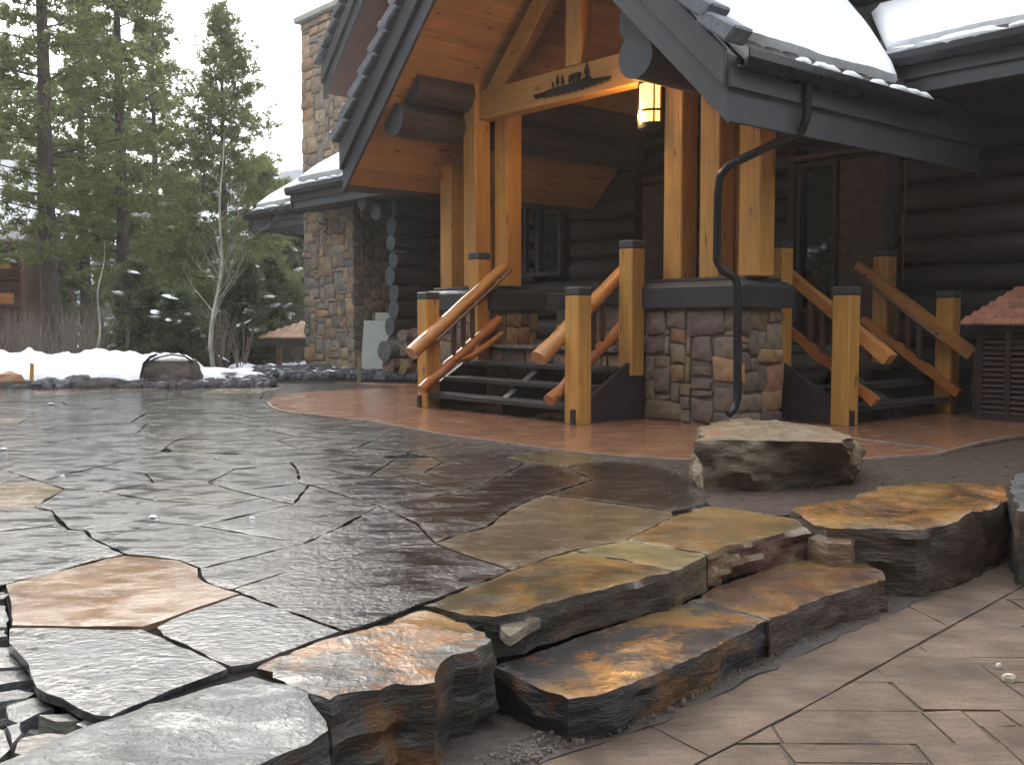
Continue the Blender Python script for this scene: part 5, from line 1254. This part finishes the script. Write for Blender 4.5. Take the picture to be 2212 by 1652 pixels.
# the wood that closes the clearing behind the viewer and to the right
cr_ = conifer_meshes(10, 13, .3, 2.6, 120, .2, 20, .55, 'needles_dark', .5, nn=5)[2]
arr = np.empty(len(cr_.vertices) * 3, np.float32); cr_.vertices.foreach_get('co', arr); arr = arr.reshape(-1, 3); al = []
rnd = random.Random(77)
for i in range(46):
    th = radians(95 + 205 * (i % 23) / 22 + rnd.uniform(-3, 3)); d_ = (17 if i < 23 else 22) + rnd.uniform(-2, 3) + (8 if i % 23 > 19 else 0); a_ = rnd.uniform(0, 6.28); s_ = rnd.uniform(1.1, 1.6)
    px_, py_ = sin(th) * d_, cos(th) * d_
    r_ = np.array([[cos(a_), -sin(a_), 0], [sin(a_), cos(a_), 0], [0, 0, 1]]); al.append((arr @ r_.T * s_ + np.array([px_, py_, -.4])).reshape(-1, 3, 3))
for (px_, py_) in ((-19.5, 14), (-20.5, 17.5), (-20, 20.5), (-21.5, 24), (-24, 15.5), (-25, 19), (-26, 23), (-18, 10.5)):
    a_ = rnd.uniform(0, 6.28); r_ = np.array([[cos(a_), -sin(a_), 0], [sin(a_), cos(a_), 0], [0, 0, 1]]); al.append((arr @ r_.T * 1.15 + np.array([px_, py_, -.4])).reshape(-1, 3, 3))
tag(link('wood', tri_mesh('wood', np.concatenate(al), 'needles_dark')), 'spruce wood closing the clearing behind the viewer', 'wood', kind='stuff')
# aspens: bare, pale
def aspen(seed, h, r0, nb, bl):
    R = random.Random(seed); k = 14
    tp = [Vector((.10 * sin(i * .7 + seed) * (1 - i / k) + .02 * i, .05 * cos(i), -.1 + (h + .1) * i / k)) for i in range(k + 1)]
    trunk = tube('trunk', tp, [r0 * (1 - .9 * i / k) for i in range(k + 1)], 8, False, .1, seed); V_, F_ = [], []
    def limb(p, d, l, r, lev):
        n = 6; pts_ = [p]; q = Vector(p); dd = Vector(d)
        for i in range(n):
            dd = (dd + Vector((R.uniform(-.12, .12), R.uniform(-.12, .12), .10))).normalized(); q = q + dd * (l / n); pts_.append(q.copy())
            if lev < 2 and i > 0 and R.random() < .75: limb(q, (dd + Vector((R.uniform(-.9, .9), R.uniform(-.9, .9), R.uniform(-.1, .5)))).normalized(), l * R.uniform(.3, .5), r * .45, lev + 1)
        for i, pp in enumerate(pts_):
            rr = r * (1 - .8 * i / n)
            for a in range(3): V_.append((pp.x + rr * cos(a * 2.1), pp.y + rr * sin(a * 2.1), pp.z + rr * .3 * (a == 1)))
        o_ = len(V_) - 3 * (n + 1)
        for i in range(n):
            for a in range(3): F_.append((o_ + i * 3 + a, o_ + i * 3 + (a + 1) % 3, o_ + i * 3 + 3 + (a + 1) % 3, o_ + i * 3 + 3 + a))
    for b in range(nb):
        f = .22 + .74 * b / nb; i = int(f * k); p = tp[i].lerp(tp[min(k, i + 1)], f * k - i); th = R.uniform(0, 6.28)
        limb(p, Vector((cos(th), sin(th), R.uniform(.35, .9))).normalized(), bl * (1.15 - f) * R.uniform(.5, 1.2), r0 * .24 * (1.1 - f), 0)
    return trunk, mesh('branches', V_, F_)
for (px, Y, h, r0, nb, bl, seed, lab) in ((462, 19.5, 4.6, .055, 30, 1.7, 3, 'pale leaning bare aspen standing in front of the pointed pine'), (203, 20.5, 2.6, .04, 14, 1.0, 5, 'thin bare aspen sapling between the two big pine trunks'), (243, 21, 2.2, .03, 12, .9, 8, 'smallest bare sapling left of the second big trunk')):
    tm, br = aspen(seed, h, r0, nb, bl); x, y = AT(px, Y); T = empty('aspen_tree', (x, y, 0)); tag(T, lab, 'tree', 'bare aspens behind the snow bank')
    link('trunk', tm, 'aspen_bark', T); link('branches', br, 'aspen_bark' if r0 > .05 else 'twig', T)
# leafless brush
R_ = random.Random(31); V_, F_ = [], []
for i in range(420):
    x, y = (lambda p, Y: AT(p, max(Y, 25) if p > 540 else Y))(R_.uniform(-60, 650), R_.uniform(20, 30)); z0_ = gh(x, y); hh = R_.uniform(.5, 1.7)
    for k in range(6):
        dx_, dy_ = R_.uniform(-.35, .35) * hh, R_.uniform(-.35, .35) * hh; o_ = len(V_); w_ = .008
        V_ += [(x - w_, y, z0_), (x + w_, y, z0_), (x + dx_ * .5 + w_, y + dy_ * .5, z0_ + hh * .55), (x + dx_ * .5 - w_, y + dy_ * .5, z0_ + hh * .55), (x + dx_, y + dy_, z0_ + hh * R_.uniform(.8, 1.1))]
        F_ += [(o_, o_ + 1, o_ + 2, o_ + 3), (o_ + 3, o_ + 2, o_ + 4)]
tag(link('brush', mesh('brush', V_, F_), 'twig'), 'leafless brown brush on the ground under the trees', 'brush', kind='stuff')

# neighbouring cabin at far left
x, y = AT(-42, 30); NB = empty('neighbouring_cabin', (x, y, -.5), .1); tag(NB, 'orange log cabin glimpsed between the trees at far left', 'house')
def nb(name, m, c, col, bev=0): return box(name, m, NB, c, bev, col)
nb('wall', 'grey_paint', (-6, 1.2, 0, 5, 0, 4.2), (.13, .07, .045))
for i in range(9): link('wall_log', logm('wall_log', (-6, -.02, .4 + i * .42), (1.3, -.02, .4 + i * .42), .2, i, 3, 10, .03), 'dark_log', NB, (.17, .075, .04))
prism('roof', [(-6.5, -1.4, 3.6), (1.9, -1.4, 3.6), (1.9, 2.5, 6.2), (-6.5, 2.5, 6.2)], (0, 0, .15), 'grey_paint', NB, (.10, .05, .035), 0)
prism('roof_snow', [(-6.4, -1.3, 3.78), (1.8, -1.3, 3.78), (1.8, 2.5, 6.38), (-6.4, 2.5, 6.38)], (0, 0, .22), 'snow', NB, None, 0)
for xx in (-3.6, -1.6, .3): nb('porch_post', 'timber_z', (xx, xx + .26, -1.2, -.95, 0, 3.6), (.50, .17, .05))
nb('balcony_beam', 'timber_x', (-6, 1.4, -1.3, -1.0, 2.0, 2.3), (.50, .17, .05)); nb('balcony_rail', 'timber_x', (-6, 1.4, -1.3, -1.2, 3.0, 3.12), (.50, .17, .05))
nb('window', 'glass', (-1.2, -.2, -.25, -.22, 2.6, 3.4), None)
for i in range(22): nb('picket', 'timber_z', (-5.9 + i * .4, -5.75 + i * .4, -3.0, -2.96, 0, 1.2), (.20, .10, .06))

# ================================================================== AIR
hz = boxm('haze', -262, 262, -100, 262, -6, 52, 0)
m = bpy.data.materials.new('haze'); m.use_nodes = True; t = m.node_tree; t.nodes.clear()
o_ = t.nodes.new('ShaderNodeOutputMaterial'); v_ = t.nodes.new('ShaderNodeVolumePrincipled'); v_.inputs['Density'].default_value = .0012
v_.inputs['Color'].default_value = (.95, .93, .90, 1); v_.inputs['Anisotropy'].default_value = .35; t.links.new(v_.outputs[0], o_.inputs['Volume'])
M['haze'] = m; tag(link('haze', hz, 'haze'), kind='stuff')
